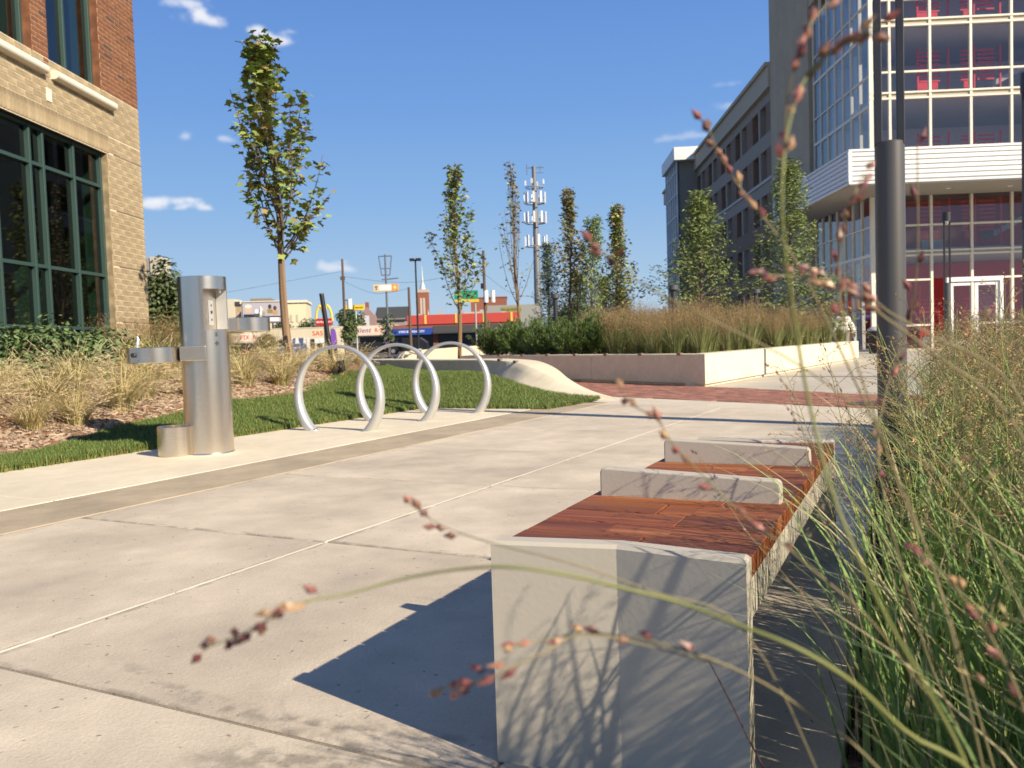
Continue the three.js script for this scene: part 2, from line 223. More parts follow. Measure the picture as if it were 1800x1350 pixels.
{ // short mown grass
  const L = new Leaves(), r = mulberry(8);
  for (let i = 0; i < 9; i++) { const a = r() * 6.28, h = 0.028 + r() * 0.03, o = new THREE.Vector3((r() - 0.5) * 0.07, -0.004, (r() - 0.5) * 0.07), b = new THREE.Vector3(Math.cos(a), 0, Math.sin(a)); L.blade([o, o.clone().addScaledVector(b, 0.006).setY(h * 0.6), o.clone().addScaledVector(b, 0.02).setY(h)], 0.005, { x: -Math.sin(a), z: Math.cos(a) }, [0.8 + r() * 0.4, 0.85 + r() * 0.3, 0.8], 0.15); }
  const list = [], add = (u, v, s) => { const [x, z] = uv2(u, v); list.push([x, landH(x, z), z, 0, r() * 6.3, 0, s ?? 0.75 + r() * 0.6]); };
  for (let i = 0; i < 34000; i++) { const u = 2 + r() * 7.4, f = bedA.front(u); add(u, f + (-6.15 - f) * r() + 0.02 * (r() - 0.5)); }
  for (let i = 0; i < 52000; i++) { const u = 9.3 + r() * 6, v0 = bedA.front(u) - 0.3, v1 = wallV(Math.max(u, 9.4)) - 0.02; add(u, v0 + (v1 - v0) * r()); }
  for (let i = 0; i < 14000; i++) { const u = 3 + r() * 9, a = bedA.back(u), b = bedB.front(u); add(u, a + (b - a) * r()); }
  for (let i = 0; i < 700; i++) add(-0.3 + r() * 9.6, -6.15 + 0.025 * r(), 0.8 + r() * 0.8);
  scatter('mown_grass', 'short mown grass blades of the lawn and mound', L.geo(), bladeMat, list, [[0.135, 0.19, 0.045], [0.165, 0.22, 0.055], [0.1, 0.145, 0.036], [0.22, 0.23, 0.08]]);
}

// ---------- the paved walk: slabs with real joints ----------
const slabMats = [[0.91, 0.83, 0.7], [0.89, 0.815, 0.69], [0.925, 0.845, 0.71], [0.9, 0.82, 0.685]].map(([r, g, b], i) => S(r, g, b, 0.88, { map: scaled(pavingTex, 2.6, 2.6, i * 0.31, i * 0.57), bumpMap: scaled(grainBump, 0.3), bumpScale: 0.0015 }));
const walk = setting('paved_walk', 'pale speckled concrete walk of large slabs', [0, 0, 0], Math.PI / 2 - PA);
{
  const end = (v) => 10.5 - (v + 4.28) * 0.4255, us = [-3.02, -1.56, -0.1, 1.36, 2.82, 4.28, 5.74, 7.2, 8.66], vs = [-3.97, -2.385, -0.8, -0.38]; let k = 0;
  for (let c = 0; c < 3; c++) for (let i = 0; i < us.length; i++) {
    const a = vs[c] + 0.004, b = vs[c + 1] - (c < 2 ? 0.004 : 0), u0 = us[i] + 0.007, u1 = us[i + 1] - 0.007;
    if (i === us.length - 1 && u0 > end(b)) continue;
    const eb = (u) => (c < 2 ? b : -0.095 - 0.062 * u), q = c === 2 ? (i === us.length - 1 ? [[u0, a], [end(a) - 0.004, a], [end(b) - 0.004, b - 0.2], [u0, eb(u0)]] : [[u0, a], [u1, a], [u1, eb(u1)], [u0, eb(u0)]]) : i === us.length - 1 ? [[u0, a], [end(a) - 0.004, a], [end(b) - 0.004, b], [u0, b]] : [[u0, a], [u1, a], [u1, b], [u0, b]];
    part(walk, 'slab', prism(q, -0.09, c === 1 ? 0.0006 * ((k * 7) % 3) : 0, 0.004), i >= 2 && i <= 5 && c < 2 ? S(...[[0.91, 0.83, 0.7], [0.885, 0.805, 0.68], [0.925, 0.845, 0.71]][(i * 2 + c) % 3], 0.88, { map: (() => { const t = slabTexture(700 + i * 7 + c, c === 1 && i === 2 ? [[0.86, 0.78, 0.22, 0.07, 1.2], [0.78, 0.9, 0.2, 0.05, 0.9], [0.955, 0.5, 0.5, 0.045, 1.57]] : c === 1 && i === 3 ? [[0.03, 0.6, 0.45, 0.03, 1.57]] : null); t.repeat.set(1 / 1.6, 1 / 1.6); t.offset.set(-us[i] / 1.6, -vs[c] / 1.6); return t; })(), bumpMap: scaled(grainBump, 0.3), bumpScale: 0.0015 }) : slabMats[(k++ * 3 + c) % 4]);
  }
  const joint = S(0.24, 0.21, 0.17, 0.95), seal = S(0.7, 0.67, 0.6, 0.8);
  part(walk, 'joint_bed', join([...us.slice(1).map((u) => box(u - 0.02, u + 0.02, -0.05, -0.008, -3.97, -0.4))]), joint);
  part(walk, 'joint_seal', box(-3, 9.6, -0.05, -0.0015, -2.389, -2.381), seal);
  part(walk, 'joint_seal', box(-3, 9.0, -0.05, -0.004, -0.806, -0.794), joint);
  part(walk, 'edge_joint', box(-3, 10.37, -0.05, -0.004, -3.98, -3.964), joint);
  // band of rougher brown concrete, then the smooth sand-coloured pad with the racks
  part(walk, 'border_band', prism([[-3, -4.58], [9.3, -4.58], [10.3, -4.3], [10.37, -3.985], [-3, -3.985]], -0.09, 0.001, 0.004), conc(0.68, 0.59, 0.45, pavingTex, 1.7, 0.003));
  const padM = conc(0.8, 0.71, 0.54, concreteTex, 2.2);
  part(walk, 'rack_pad', prism([[-3, -6.15], [3.1, -6.15], [3.1, -4.584], [-3, -4.584]], -0.09, 0.003, 0.004), padM);
  part(walk, 'rack_pad', prism([[3.108, -6.15], [9.35, -6.15], [9.3, -4.584], [3.108, -4.584]], -0.09, 0.003, 0.004), padM);
}
const plaza = setting('plaza', 'pale concrete plaza in front of the glass building');
part(plaza, 'paving', prism([[1, -11.3], [3.7, -8.0], [8, -3], [30, -2], [40, -60], [-6, -60], [-6, -24], [-3.4, -21.2], [0.6, -13]], -0.1, -0.016), conc(0.55, 0.5, 0.41, concreteTex, 3));
part(plaza, 'edge_band', prism([[1.0, -11.4], [3.62, -8.16], [7.5, -3.1], [8.0, -3.5], [3.95, -8.75], [1.4, -12.2]], -0.1, -0.003, 0.003), conc(0.7, 0.62, 0.49, concreteTex, 1.7));
const pathPoly = [[1.42, -12.23], [3.97, -8.79], [8.02, -3.54], [10.4, -5.4], [6.4, -9.4], [4.55, -11.0], [3.2, -13.75], [-1.2, -21.6], [-3.6, -21.2], [0.55, -13.4]];
{
  const inside = (x, z) => { let c = false; for (let i = 0, j = pathPoly.length - 1; i < pathPoly.length; j = i++) { const [a, b] = pathPoly[i], [d, e] = pathPoly[j]; if (b > z !== e > z && x < ((d - a) * (z - b)) / (e - b) + a) c = !c; } return c; };
  part(plaza, 'paver_bed', prism(pathPoly, -0.1, -0.012), S(0.3, 0.22, 0.17, 0.95));
  const list = [], r = mulberry(33), A = -31 * R, ca = Math.sin(A), sa = -Math.cos(A);
  for (let i = -10; i < 130; i++) for (let k = -30; k < 130; k++) { const a = i * 0.202 + (k % 2) * 0.101 - 2, b = k * 0.102 - 4, x = 3 + a * ca + b * -sa, z = -9 + a * sa + b * ca; if (inside(x, z)) list.push([x, -0.025 + (r() - 0.5) * 0.003, z, 0, Math.PI / 2 - A + (r() - 0.5) * 0.01, 0, 1]); }
  const pm = scatter('red_pavers', 'red clay pavers of the curving path', new THREE.BoxGeometry(0.198, 0.05, 0.098), S(1, 1, 1, 0.9), list, [[0.34, 0.15, 0.1], [0.3, 0.125, 0.085], [0.38, 0.18, 0.125], [0.27, 0.12, 0.09]], plaza);
  const grate = part(plaza, 'drain_cover', cyl(4.05, -9.55, -0.02, 0.006, 0.3, 0.3, 28), S(0.07, 0.055, 0.045, 0.8));
}
// soil of the tall grass bed on the right of the walk
const grassBed = setting('planting_bed', 'dark mulched soil under the tall grass beside the bench');
part(grassBed, 'soil', prism([[-3.2, 0.12], [7.9, -0.6], [8.4, 5.5], [-3.2, 5.5]].map(([u, v]) => uv2(u, v)), -0.1, -0.05), mulchMat);
{
  const r = mulberry(91), list = []; for (let i = 0; i < 7000; i++) { const u = -0.5 + r() * 8, v = -0.075 - 0.062 * u + r() * r() * 2.2, [x, z] = uv2(u, v); list.push([x, -0.045 + r() * 0.03, z, (r() - 0.5), r() * 6.3, (r() - 0.5), 0.6 + r()]); }
  scatter('wood_mulch', 'dark shredded mulch under the tall grass', new THREE.BoxGeometry(0.06, 0.007, 0.012), S(1, 1, 1, 0.95), list, [[0.16, 0.085, 0.05], [0.1, 0.055, 0.035], [0.24, 0.14, 0.085], [0.3, 0.2, 0.13]]);
}

// ---------- cast concrete walls ----------
const PC = [3.13, -13.9], PR = [9.95, -24.6], PL = [-1.25, -21.7];          // corners of the raised planter
{
  const t = thing('raised_planter', 'pale cast concrete raised planter with a sharp corner, full of brown-topped grass', 'planter');
  const off = (a, b, d) => { const x = b[0] - a[0], z = b[1] - a[1], l = Math.hypot(x, z); return [(-z / l) * d, (x / l) * d]; };
  const seg = (a, b, t0, t1, y0, y1, in0, in1) => { const L = (t) => [a[0] + (b[0] - a[0]) * t, a[1] + (b[1] - a[1]) * t], n = off(a, b, 1), p0 = L(t0), p1 = L(t1); return [[p0[0] + n[0] * in0, p0[1] + n[1] * in0], [p1[0] + n[0] * in0, p1[1] + n[1] * in0], [p1[0] + n[0] * in1, p1[1] + n[1] * in1], [p0[0] + n[0] * in1, p0[1] + n[1] * in1]]; };
  // right-hand run (inside lies to its left) and left-hand run (inside lies to its right)
  const g = 0.0006;
  const inner = [3.153, -14.72], mitre = (q, s) => [[PC[0] + s, PC[1]], q[1], q[2], [inner[0] + s, inner[1]]];
  for (const [t0, t1] of [[0, 0.33], [0.33, 0.66], [0.66, 1]]) { const q = seg(PC, PR, t0 + g, t1 - g, 0, 0, 0, -0.42); part(t, 'wall_panel', prism(t0 ? q : mitre(q, 0.002), 0.04, 0.52, 0.008), cast); }
  for (const [t0, t1] of [[0, 0.36], [0.36, 0.68], [0.68, 1]]) { const q = seg(PC, PL, t0 + g, t1 - g, 0, 0, 0, 0.42); part(t, 'wall_panel', prism(t0 ? q : mitre(q, -0.002), 0.04, 0.52, 0.008), cast); }
  
  part(t, 'plinth', join([prism(seg(PC, PR, 0.01, 0.995, 0, 0, -0.05, -0.38), -0.05, 0.05), prism(seg(PC, PL, 0.05, 0.995, 0, 0, 0.05, 0.38), -0.05, 0.05)]), cast);
  part(t, 'soil', prism([[3.15, -14.4], [9.6, -24.5], [9, -33], [-1.2, -33], [-0.95, -21.7]], 0.1, 0.45), mulchMat);
  part(t, 'rear_wall', prism([[9.95, -24.7], [9.6, -33.4], [-1.6, -33.4], [-1.3, -21.9], [-0.95, -21.8], [-1.2, -33.05], [9.2, -33.05], [9.5, -24.6]], -0.05, 0.5), cast);
  const n = off(PC, PL, 1), brown = S(0.2, 0.14, 0.1, 0.6);
  for (let i = 0; i < 8; i++) { const f = 0.07 + i * 0.118, x = PC[0] + (PL[0] - PC[0]) * f + n[0] * 0.012, z = PC[1] + (PL[1] - PC[1]) * f + n[1] * 0.012, b = rbox(-0.05, 0.05, 0, 0.045, -0.03, 0.03, 0.008, 1); b.rotateY(Math.PI / 2 - Math.atan2(PL[0] - PC[0], -(PL[1] - PC[1]))); b.translate(x, 0.5, z); part(t, 'skate_stop', b, brown); }
}
{ // the wall that sinks into the ground like a wave
  const st = [[-4.4, -21.9, 0.52, 0, 0.42], [-2.6, -18.95, 0.52, 0, 0.42], [-1.1, -16.5, 0.52, 0.02, 0.42], [-0.35, -15.2, 0.52, 0.22, 0.42], [0.1, -14.35, 0.48, 0.6, 0.45], [0.42, -13.6, 0.37, 1.05, 0.45], [0.72, -12.9, 0.21, 1.1, 0.42], [1.02, -12.3, 0.09, 0.85, 0.4], [1.3, -11.75, 0.02, 0.35, 0.3], [1.5, -11.35, -0.006, 0.1, 0.2]];
  const C = new THREE.CatmullRomCurve3(st.map((q) => new THREE.Vector3(q[0], q[2], q[1])), false, 'centripetal'), N = 70, P = [], idx = [], nrm0 = [-0.86, 0.51];
  for (let i = 0; i <= N; i++) {
    const t = i / N, p = C.getPoint(t), s = t * (st.length - 1), a = st[Math.min(Math.floor(s), st.length - 2)], b = st[Math.min(Math.floor(s) + 1, st.length - 1)], f = s - Math.floor(s), k = f * f * (3 - 2 * f), flare = a[3] + (b[3] - a[3]) * (t === 1 ? 1 : k), w = a[4] + (b[4] - a[4]) * k, h = Math.max(-0.02, p.y), turn = sstep(t, 0.36, 0.85) * 0.85, nrm = [nrm0[0] * Math.cos(turn) + nrm0[1] * Math.sin(turn), nrm0[1] * Math.cos(turn) - nrm0[0] * Math.sin(turn)];
    const sec = [[flare, -0.1], [flare, -0.012], [flare * 0.72, h * 0.16], [flare * 0.4, h * 0.44], [flare * 0.16, h * 0.78], [flare * 0.04 + 0.006, h - 0.012], [-0.008, h], [-w + 0.008, h], [-w, h - 0.01], [-w, -0.1]];
    for (const [o, y] of sec) P.push(p.x + nrm[0] * o, y, p.z + nrm[1] * o);
  }
  const M = 10; for (let i = 0; i < N; i++) for (let k = 0; k + 1 < M; k++) { const a = i * M + k, b = a + M; idx.push(a, b, a + 1, b, b + 1, a + 1); }
  const g = new THREE.BufferGeometry(); g.setAttribute('position', new THREE.Float32BufferAttribute(P, 3)); g.setIndex(idx); g.computeVertexNormals();
  const t = thing('wave_wall', 'pale concrete wall that sinks into the ground in a wave beside the mound', 'wall');
  part(t, 'wall_body', metric(toCreasedNormals(g, 0.7)), cast);
  for (const f of [0.3, 0.37, 0.44]) { const p = C.getPoint(f), b = rbox(-0.05, 0.05, 0, 0.035, -0.03, 0.03, 0.008, 1); b.rotateY(2.1); b.translate(p.x - 0.01, p.y - 0.01, p.z); part(t, 'skate_stop', b, S(0.2, 0.14, 0.1, 0.6)); }
}
{
  const t = thing('end_wall', 'bright cream concrete wall with a rounded end behind the wave wall', 'wall', [-3.25, 0, -23.3], 14 * R);
  const s = new THREE.Shape(); s.moveTo(0, -0.1); s.quadraticCurveTo(0.02, 0.62, 0.42, 0.66); s.lineTo(2.35, 0.74); s.lineTo(2.35, -0.1);
  const g = new THREE.ExtrudeGeometry(s, { depth: 0.4, bevelEnabled: true, bevelSize: 0.01, bevelThickness: 0.01, bevelSegments: 1 }); part(t, 'wall_panel', metric(g), cast);
  part(t, 'wall_panel', rbox(2.37, 3.7, -0.1, 0.72, 0, 0.4, 0.012), cast);
}

// ================= BUILDINGS =================
{ // ---- brick office building on the left; own axes: z along the front towards the street, x out of the front
  const t = thing('brick_building', 'tan and red brick office building with dark green framed windows', 'building', [-6.9, 0, -16.5], -0.035);
  const sandM = [[0.72, 0.565, 0.34], [0.67, 0.52, 0.315], [0.75, 0.6, 0.37], [0.64, 0.495, 0.3]].map((c) => S(...c, 0.9, { map: clayTex })), redM = [[0.4, 0.16, 0.075], [0.34, 0.135, 0.065], [0.44, 0.185, 0.085], [0.2, 0.1, 0.065]].map((c) => S(...c, 0.9, { map: clayTex }));
  const sandMortar = S(0.7, 0.6, 0.43, 0.95), redMortar = S(0.5, 0.36, 0.23, 0.95), r = mulberry(404);
  const wallParts = { sand: [box(-0.5, -0.006, 0.2, 4.345, 0.012, 1.26), box(-0.5, -0.006, 4.345, 5.43, 0.012, 9)], red: [box(-0.5, -0.006, 5.43, 10, 0.012, 1.36), box(-0.5, -0.006, 5.43, 10, 2.96, 3.38), box(-0.5, -0.012, 8.2, 10, 1.36, 2.96), box(-0.5, -0.012, 8.2, 10, 3.38, 9)] };
  const sandWall = part(t, 'tan_wall', join(wallParts.sand), sandMortar), redWall = part(t, 'red_wall', join(wallParts.red), redMortar);
  const geos = new Map(), bg = (h, w) => { const k = h.toFixed(3) + w.toFixed(3); if (!geos.has(k)) geos.set(k, rbox(-0.05, 0, 0, h, 0, w, 0.004, 1)); return geos.get(k); };
  const lay = (parent, name, z0, z1, y0, y1, H, Lb, mats, gap = 0.011, skip) => {
    H = (y1 - y0) / Math.round((y1 - y0) / H);
    for (let row = 0, y = y0; y + H * 0.6 < y1; y += H, row++) for (let z = z0 - (row % 2 ? Lb / 2 : 0); z < z1 - 0.01; z += Lb) {
      let a = Math.max(z, z0), b = Math.min(z + Lb - gap, z1); if (b - a < 0.02) continue; if (skip?.(a, b, y)) continue;
      const m = part(parent, name, bg(H - gap, Math.round((b - a) * 1000) / 1000), mats[(r() * r() * 4) | 0]); m.position.set((r() - 0.5) * 0.003, y, a);
    }
  };
  const grooveY = [1.39, 2.38, 3.37, 4.36];
  for (let i = 0; i < 4; i++) lay(sandWall, 'brick', 0, 1.26, i ? grooveY[i - 1] + 0.02 : 0.4, grooveY[i], 0.0955, 0.405, sandM);
  lay(sandWall, 'brick', 0, 1.2, 4.385, 4.66, 0.0955, 0.405, sandM);
  lay(sandWall, 'brick', 0, 5.2, 4.675, 5.43, 0.0955, 0.405, sandM);
  for (let z = 1.22; z < 5.3; z += 0.1) { const m = part(sandWall, 'soldier_brick', bg(0.295, 0.089), sandM[(r() * 4) | 0]); m.position.set(0.006, 4.365, z); }
  for (const y of grooveY) part(sandWall, 'control_joint', box(-0.03, -0.003, y + 0.001, y + 0.018, 0, 1.05), S(0.14, 0.11, 0.08, 0.9));
  part(sandWall, 'accent_block', rbox(-0.05, 0.012, 4.765, 4.965, 2.945, 3.085, 0.006), cream);
  part(sandWall, 'lintel', box(-0.3, -0.02, 4.335, 4.36, 1.26, 9), iron);
  lay(redWall, 'red_brick', 0, 1.36, 5.44, 7.75, 0.0765, 0.3, redM);
  lay(redWall, 'red_brick', 2.96, 3.38, 5.44, 6.8, 0.0765, 0.21, redM);
  lay(redWall, 'red_brick', 2.97, 3.13, 5.14, 5.43, 0.0765, 0.3, redM);
  part(redWall, 'jamb', join([box(-0.3, -0.002, 5.3, 8.2, 1.362, 1.385), box(-0.3, -0.002, 5.3, 8.2, 3.382, 3.405)]), redM[0]);
  const sillG = (z0, z1) => { const s = new THREE.Shape(); s.moveTo(-0.3, 0); s.lineTo(0.06, 0); s.absarc(0.06, 0.07, 0.07, -Math.PI / 2, Math.PI / 2, false); s.lineTo(-0.3, 0.145); const g = new THREE.ExtrudeGeometry(s, { depth: z1 - z0, bevelEnabled: false, curveSegments: 8 }); g.translate(0, 5.135, z0); return metric(g); };
  part(t, 'window_sill', sillG(1.06, 2.93), cream); part(t, 'window_sill', sillG(3.17, 6), cream);
  part(t, 'return_wall', box(-9, -0.5, 0.1, 10, 0.012, 0.3), sandMortar);
  // tall ground-floor window with green frames
  const green = S(0.05, 0.095, 0.083, 0.45, { metalness: 0.3 }), tinted = pane(0.1, 0.19, 0.175), blueish = pane(0.12, 0.24, 0.27);
  const win = new THREE.Group(); win.name = 'window_wall'; t.add(win);
  const vz = [1.33, 2.2, 3.08, 3.43, 4.28, 5.15, 6.0, 6.35, 7.2], hy = [0.36, 1.285, 2.22, 3.77, 4.33];
  for (const z of vz) part(win, 'mullion', rbox(-0.24, -0.1, 0.3, 4.335, z - 0.027, z + 0.027, 0.006, 1), green);
  for (const y of hy) for (let i = 0; i + 1 < vz.length; i++) part(win, 'rail', box(-0.23, -0.11, y - 0.028, y + 0.025, vz[i] + 0.027, vz[i + 1] - 0.027), green);
  for (let j = 0; j + 1 < hy.length; j++) for (let i = 0; i + 1 < vz.length; i++) { const g = new THREE.PlaneGeometry(vz[i + 1] - vz[i] - 0.054, hy[j + 1] - hy[j] - 0.05); g.rotateY(Math.PI / 2); g.translate(-0.17, (hy[j] + hy[j + 1]) / 2, (vz[i] + vz[i + 1]) / 2); part(win, 'glass', g, tinted); }
  part(t, 'window_jamb', box(-0.3, -0.008, 0.3, 4.335, 1.262, 1.293), sandM[1]);
  for (const [z0, z1, zm] of [[1.39, 2.93, 2.25], [3.41, 5.3, 4.3]]) {
    const w = new THREE.Group(); w.name = 'upper_window'; t.add(w);
    for (const z of [z0 + 0.03, zm, z1 - 0.03]) part(w, 'mullion', rbox(-0.24, -0.12, 5.29, 8.2, z - 0.03, z + 0.03, 0.006, 1), green);
    part(w, 'rail', box(-0.23, -0.13, 5.28, 5.34, z0, z1), green);
    for (const [a, b] of [[z0, zm], [zm, z1]]) { const g = new THREE.PlaneGeometry(b - a - 0.06, 2.84); g.rotateY(Math.PI / 2); g.translate(-0.18, 6.77, (a + b) / 2); part(w, 'glass', g, blueish); }
  }
  // rooms behind the glass
  const room = S(0.06, 0.06, 0.055, 0.9); part(t, 'interior', join([box(-5, -4.9, 0.2, 10, 0.3, 9), box(-4.9, -0.5, 4.5, 5.2, 0.3, 9), box(-4.9, -0.5, 0.1, 0.3, 0.3, 9), box(-4.9, -0.51, 8.2, 8.4, 0.3, 9), box(-4.9, -0.5, 0.2, 10, 8.9, 9), box(-0.8, -0.5, 0.9, 0.96, 1.6, 6)]), room);
  part(t, 'roof', box(-9, 0.05, 10, 10.2, 0, 9.2), cream);
  const w2 = thing('rendered_wing', 'grey rendered wall just behind the brick building', 'building', [-9.6, 0, -23.5], 0);
  part(w2, 'wall', box(-3, -0.12, -0.1, 3.42, -0.8, 0), S(0.3, 0.29, 0.27, 0.9)); part(w2, 'corner_trim', box(-0.115, 0.12, -0.1, 3.46, -0.8, 0.03), S(0.5, 0.47, 0.4, 0.8)); part(w2, 'downpipe', rod([-0.3, 0, 0.06], [-0.3, 3.4, 0.06], 0.06), darkPaint);
}
{ // ---- parking garage and glass lobby on the right; own axes: x right along the front, z towards the walk, side face at x = 0
  const A = -2.3 * R, org = [13.9, 0, -33];
  const t = thing('glass_lobby', 'glass stair lobby with cream mullions, white canopy and red screens inside', 'building', org, A);
  const beige = S(0.56, 0.45, 0.3, 0.9, { map: scaled(concreteTex, 3) }), mull = S(0.8, 0.74, 0.6, 0.45), mullSide = mull, glassF = pane(0.8, 0.8, 0.84, { ior: 1.85 }), glassS = pane(0.6, 0.66, 0.72, { ior: 2 }), sand = S(0.5, 0.43, 0.33, 0.9);
  const H = 15.6, vx = [0.08, 0.75, 2.25, 3.76, 5.26, 6.77, 8.28], bands = [[3.58, 3.8], [9.5, 9.78], [12.2, 12.48], [14.9, 15.2]], thin = [0.95, 2.68, 4.75, 6.1, 10.52, 13.2, 8.3, 11.3];
  // front
  for (const x of vx) part(t, 'mullion', box(x - 0.045, x + 0.045, 0, H, -0.12, 0.02), mull);
  for (const [a, b] of bands) { part(t, 'floor_band', box(0, 10, a + 0.07, b - 0.07, -0.14, -0.03), sand); part(t, 'band_rail', box(0, 10, a, a + 0.065, -0.14, 0.035), mull); part(t, 'band_rail', box(0, 10, b - 0.065, b, -0.14, 0.035), mull); }
  for (const y of thin.slice(0, 6)) for (let i = 0; i + 1 < vx.length; i++) if (y > 2.7 || !(i === 2)) part(t, 'rail', box(vx[i] + 0.045, vx[i + 1] - 0.045, y - 0.035, y + 0.035, -0.1, 0.01), mull);
  const ys = [0.06, 0.95, 2.68, 3.69, 4.75, 6.1, 9.64, 10.52, 12.34, 13.2, 15.0];
  for (let j = 0; j + 1 < ys.length; j++) for (let i = 0; i + 1 < vx.length; i++) { if (j < 2 && i === 2) continue; const g = new THREE.PlaneGeometry(vx[i + 1] - vx[i] - 0.09, ys[j + 1] - ys[j] - 0.07); g.translate((vx[i] + vx[i + 1]) / 2, (ys[j] + ys[j + 1]) / 2, -0.06); part(t, 'glass', g, glassF); }
  part(t, 'base', box(0, 10, -0.05, 0.06, -0.2, 0.05), sand);
  // doors
  const d = new THREE.Group(); d.name = 'entrance_door'; t.add(d); d.position.set(2.87, 0, 0);
  part(d, 'frame', join([box(-0.08, 2.02, 2.55, 2.72, -0.13, 0.06), box(-0.08, 0.05, 0, 2.55, -0.13, 0.06), box(1.9, 2.02, 0, 2.55, -0.13, 0.06)]), white);
  for (const x of [0.06, 0.99]) { const leaf = new THREE.Group(); leaf.name = 'door_leaf'; d.add(leaf); part(leaf, 'stile', join([box(x, x + 0.12, 0.02, 2.52, -0.08, 0), box(x + 0.78, x + 0.9, 0.02, 2.52, -0.08, 0), box(x + 0.12, x + 0.78, 2.4, 2.52, -0.08, 0), box(x + 0.12, x + 0.78, 0.02, 0.3, -0.08, 0)]), white); const g = new THREE.PlaneGeometry(0.66, 2.1); g.translate(x + 0.45, 1.35, -0.04); part(leaf, 'glass', g, glassF); part(leaf, 'handle', rod([x < 0.5 ? x + 0.8 : x + 0.1, 0.9, 0.05], [x < 0.5 ? x + 0.8 : x + 0.1, 1.25, 0.05], 0.018), steel); }
  // side face (x = 0), running back to z = -7
  const vz = [-0.1, -1.05, -2.0, -2.95, -3.9, -4.85, -5.8, -6.75];
  for (const z of vz) part(t, 'side_mullion', box(-0.02, 0.1, 0, H, z - 0.03, z + 0.03), mullSide);
  for (const y of [2.68, 3.7, 4.75, 9.35, 10.45, 12.1, 13.2, 14.9]) for (let i = 0; i + 1 < vz.length; i++) part(t, 'side_rail', box(-0.01, 0.09, y - (y === 9.35 || y === 12.1 || y === 3.7 ? 0.09 : 0.03), y + 0.03, vz[i + 1] + 0.03, vz[i] - 0.03), mullSide);
  const sy = [0.06, 2.68, 3.7, 4.75, 6.1, 9.35, 10.45, 12.1, 13.2, 15];
  for (let j = 0; j + 1 < sy.length; j++) for (let i = 0; i + 1 < vz.length; i++) { const g = new THREE.PlaneGeometry(vz[i] - vz[i + 1] - 0.06, sy[j + 1] - sy[j] - 0.06); g.rotateY(-Math.PI / 2); g.translate(0.04, (sy[j] + sy[j + 1]) / 2, (vz[i] + vz[i + 1]) / 2); part(t, 'glass', g, glassS); }
  part(t, 'corner_post', box(-0.03, 0.07, 0, H, -0.09, 0.025), mullSide);
  for (const [z, x] of [[-1.6, 0.7], [-3.4, 0.7], [-5.2, 0.7]]) part(t, 'interior_post', rod([x, 0, z], [x, H, z], 0.09), white);
  // inside: slabs, rear wall, red screens
  const red = S(0.75, 0.035, 0.045, 0.5), inWall = S(0.7, 0.66, 0.7, 0.9), slab = S(0.45, 0.44, 0.43, 0.8);
  part(t, 'rear_wall', box(0.3, 10, 0, H, -5.2, -5.0), inWall); part(t, 'side_wall', box(9.9, 10.1, 0, H, -7, -0.15), inWall);
  for (const y of [3.62, 6.2, 9.5, 12.2, 14.95]) part(t, 'floor_slab', box(0.35, 9.9, y, y + 0.26, -7, -0.2), slab);
  part(t, 'lobby_floor', box(0.12, 9.9, -0.05, 0.04, -7, -0.15), slab);
  for (const y of [0.05, 3.88, 6.46, 9.76, 12.46]) {
    const s = new THREE.Group(); s.name = 'red_screen'; t.add(s); const top = y < 1 ? 2.5 : 2.05;
    for (const [x0, x1] of [[2.5, 3.3], [4.1, 4.45], [4.75, 5.4]]) { for (let k = 0; k < 8; k++) part(s, 'slat', box(x0, x1, y + 0.75 + k * 0.16, y + 0.81 + k * 0.16, -1.56, -1.5), red); }
    for (const x of [2.42, 3.6, 4.6, 5.6]) part(s, 'post', box(x - 0.03, x + 0.03, y, y + top, -1.5, -1.44), red);
    part(s, 'base_panel', join([box(2.42, 3.2, y + 0.45, y + 0.72, -1.5, -1.46), box(4.2, 4.45, y + 0.45, y + 0.72, -1.5, -1.46)]), red);
    part(s, 'low_wall', box(2.5, 3.4, y, y + 0.43, -1.6, -1.45), slab);
  }
  part(t, 'red_wall', box(0.4, 9.8, 0.06, 3.6, -4.6, -4.5), S(0.62, 0.035, 0.04, 0.7)); part(t, 'red_wall', box(0.4, 9.8, 3.9, 6.18, -3.6, -3.5), S(0.62, 0.035, 0.04, 0.7));
  part(t, 'stair_flight', join([0, 1, 2].map((k) => { const y = [3.88, 6.46, 9.76][k], b = box(5.4, 9.6, 0, 0.22, -2.6, -1.6); b.applyMatrix4(new THREE.Matrix4().makeShear(0.5, 0, 0, 0, 0, 0)); b.translate(0, y - 2.2, 0); return b; })), slab);
  // canopy wrapping the corner, clad in white louvre boards
  const can = new THREE.Group(); can.name = 'canopy'; t.add(can); const soff = S(0.32, 0.3, 0.27, 0.8);
  part(can, 'soffit', prism([[-1.79, 2.9], [10.5, 2.9], [10.5, 0.05], [-0.05, 0.05], [-0.05, -7], [-1.79, -7]], 5.86, 5.95), soff);
  part(can, 'core', join([box(-1.74, 10.5, 5.97, 7.0, 2.7, 2.84), box(-1.74, -1.6, 5.97, 7.0, -7, 2.7)]), S(0.55, 0.55, 0.54, 0.7));
  for (let k = 0; k < 6; k++) { const y = 6.03 + k * 0.165; part(can, 'louvre_board', rbox(-1.82, 10.5, y, y + 0.135, 2.8, 2.92, 0.012, 1), white); part(can, 'louvre_board', rbox(-1.84, -1.69, y, y + 0.135, -7, 2.78, 0.012, 1), white); }
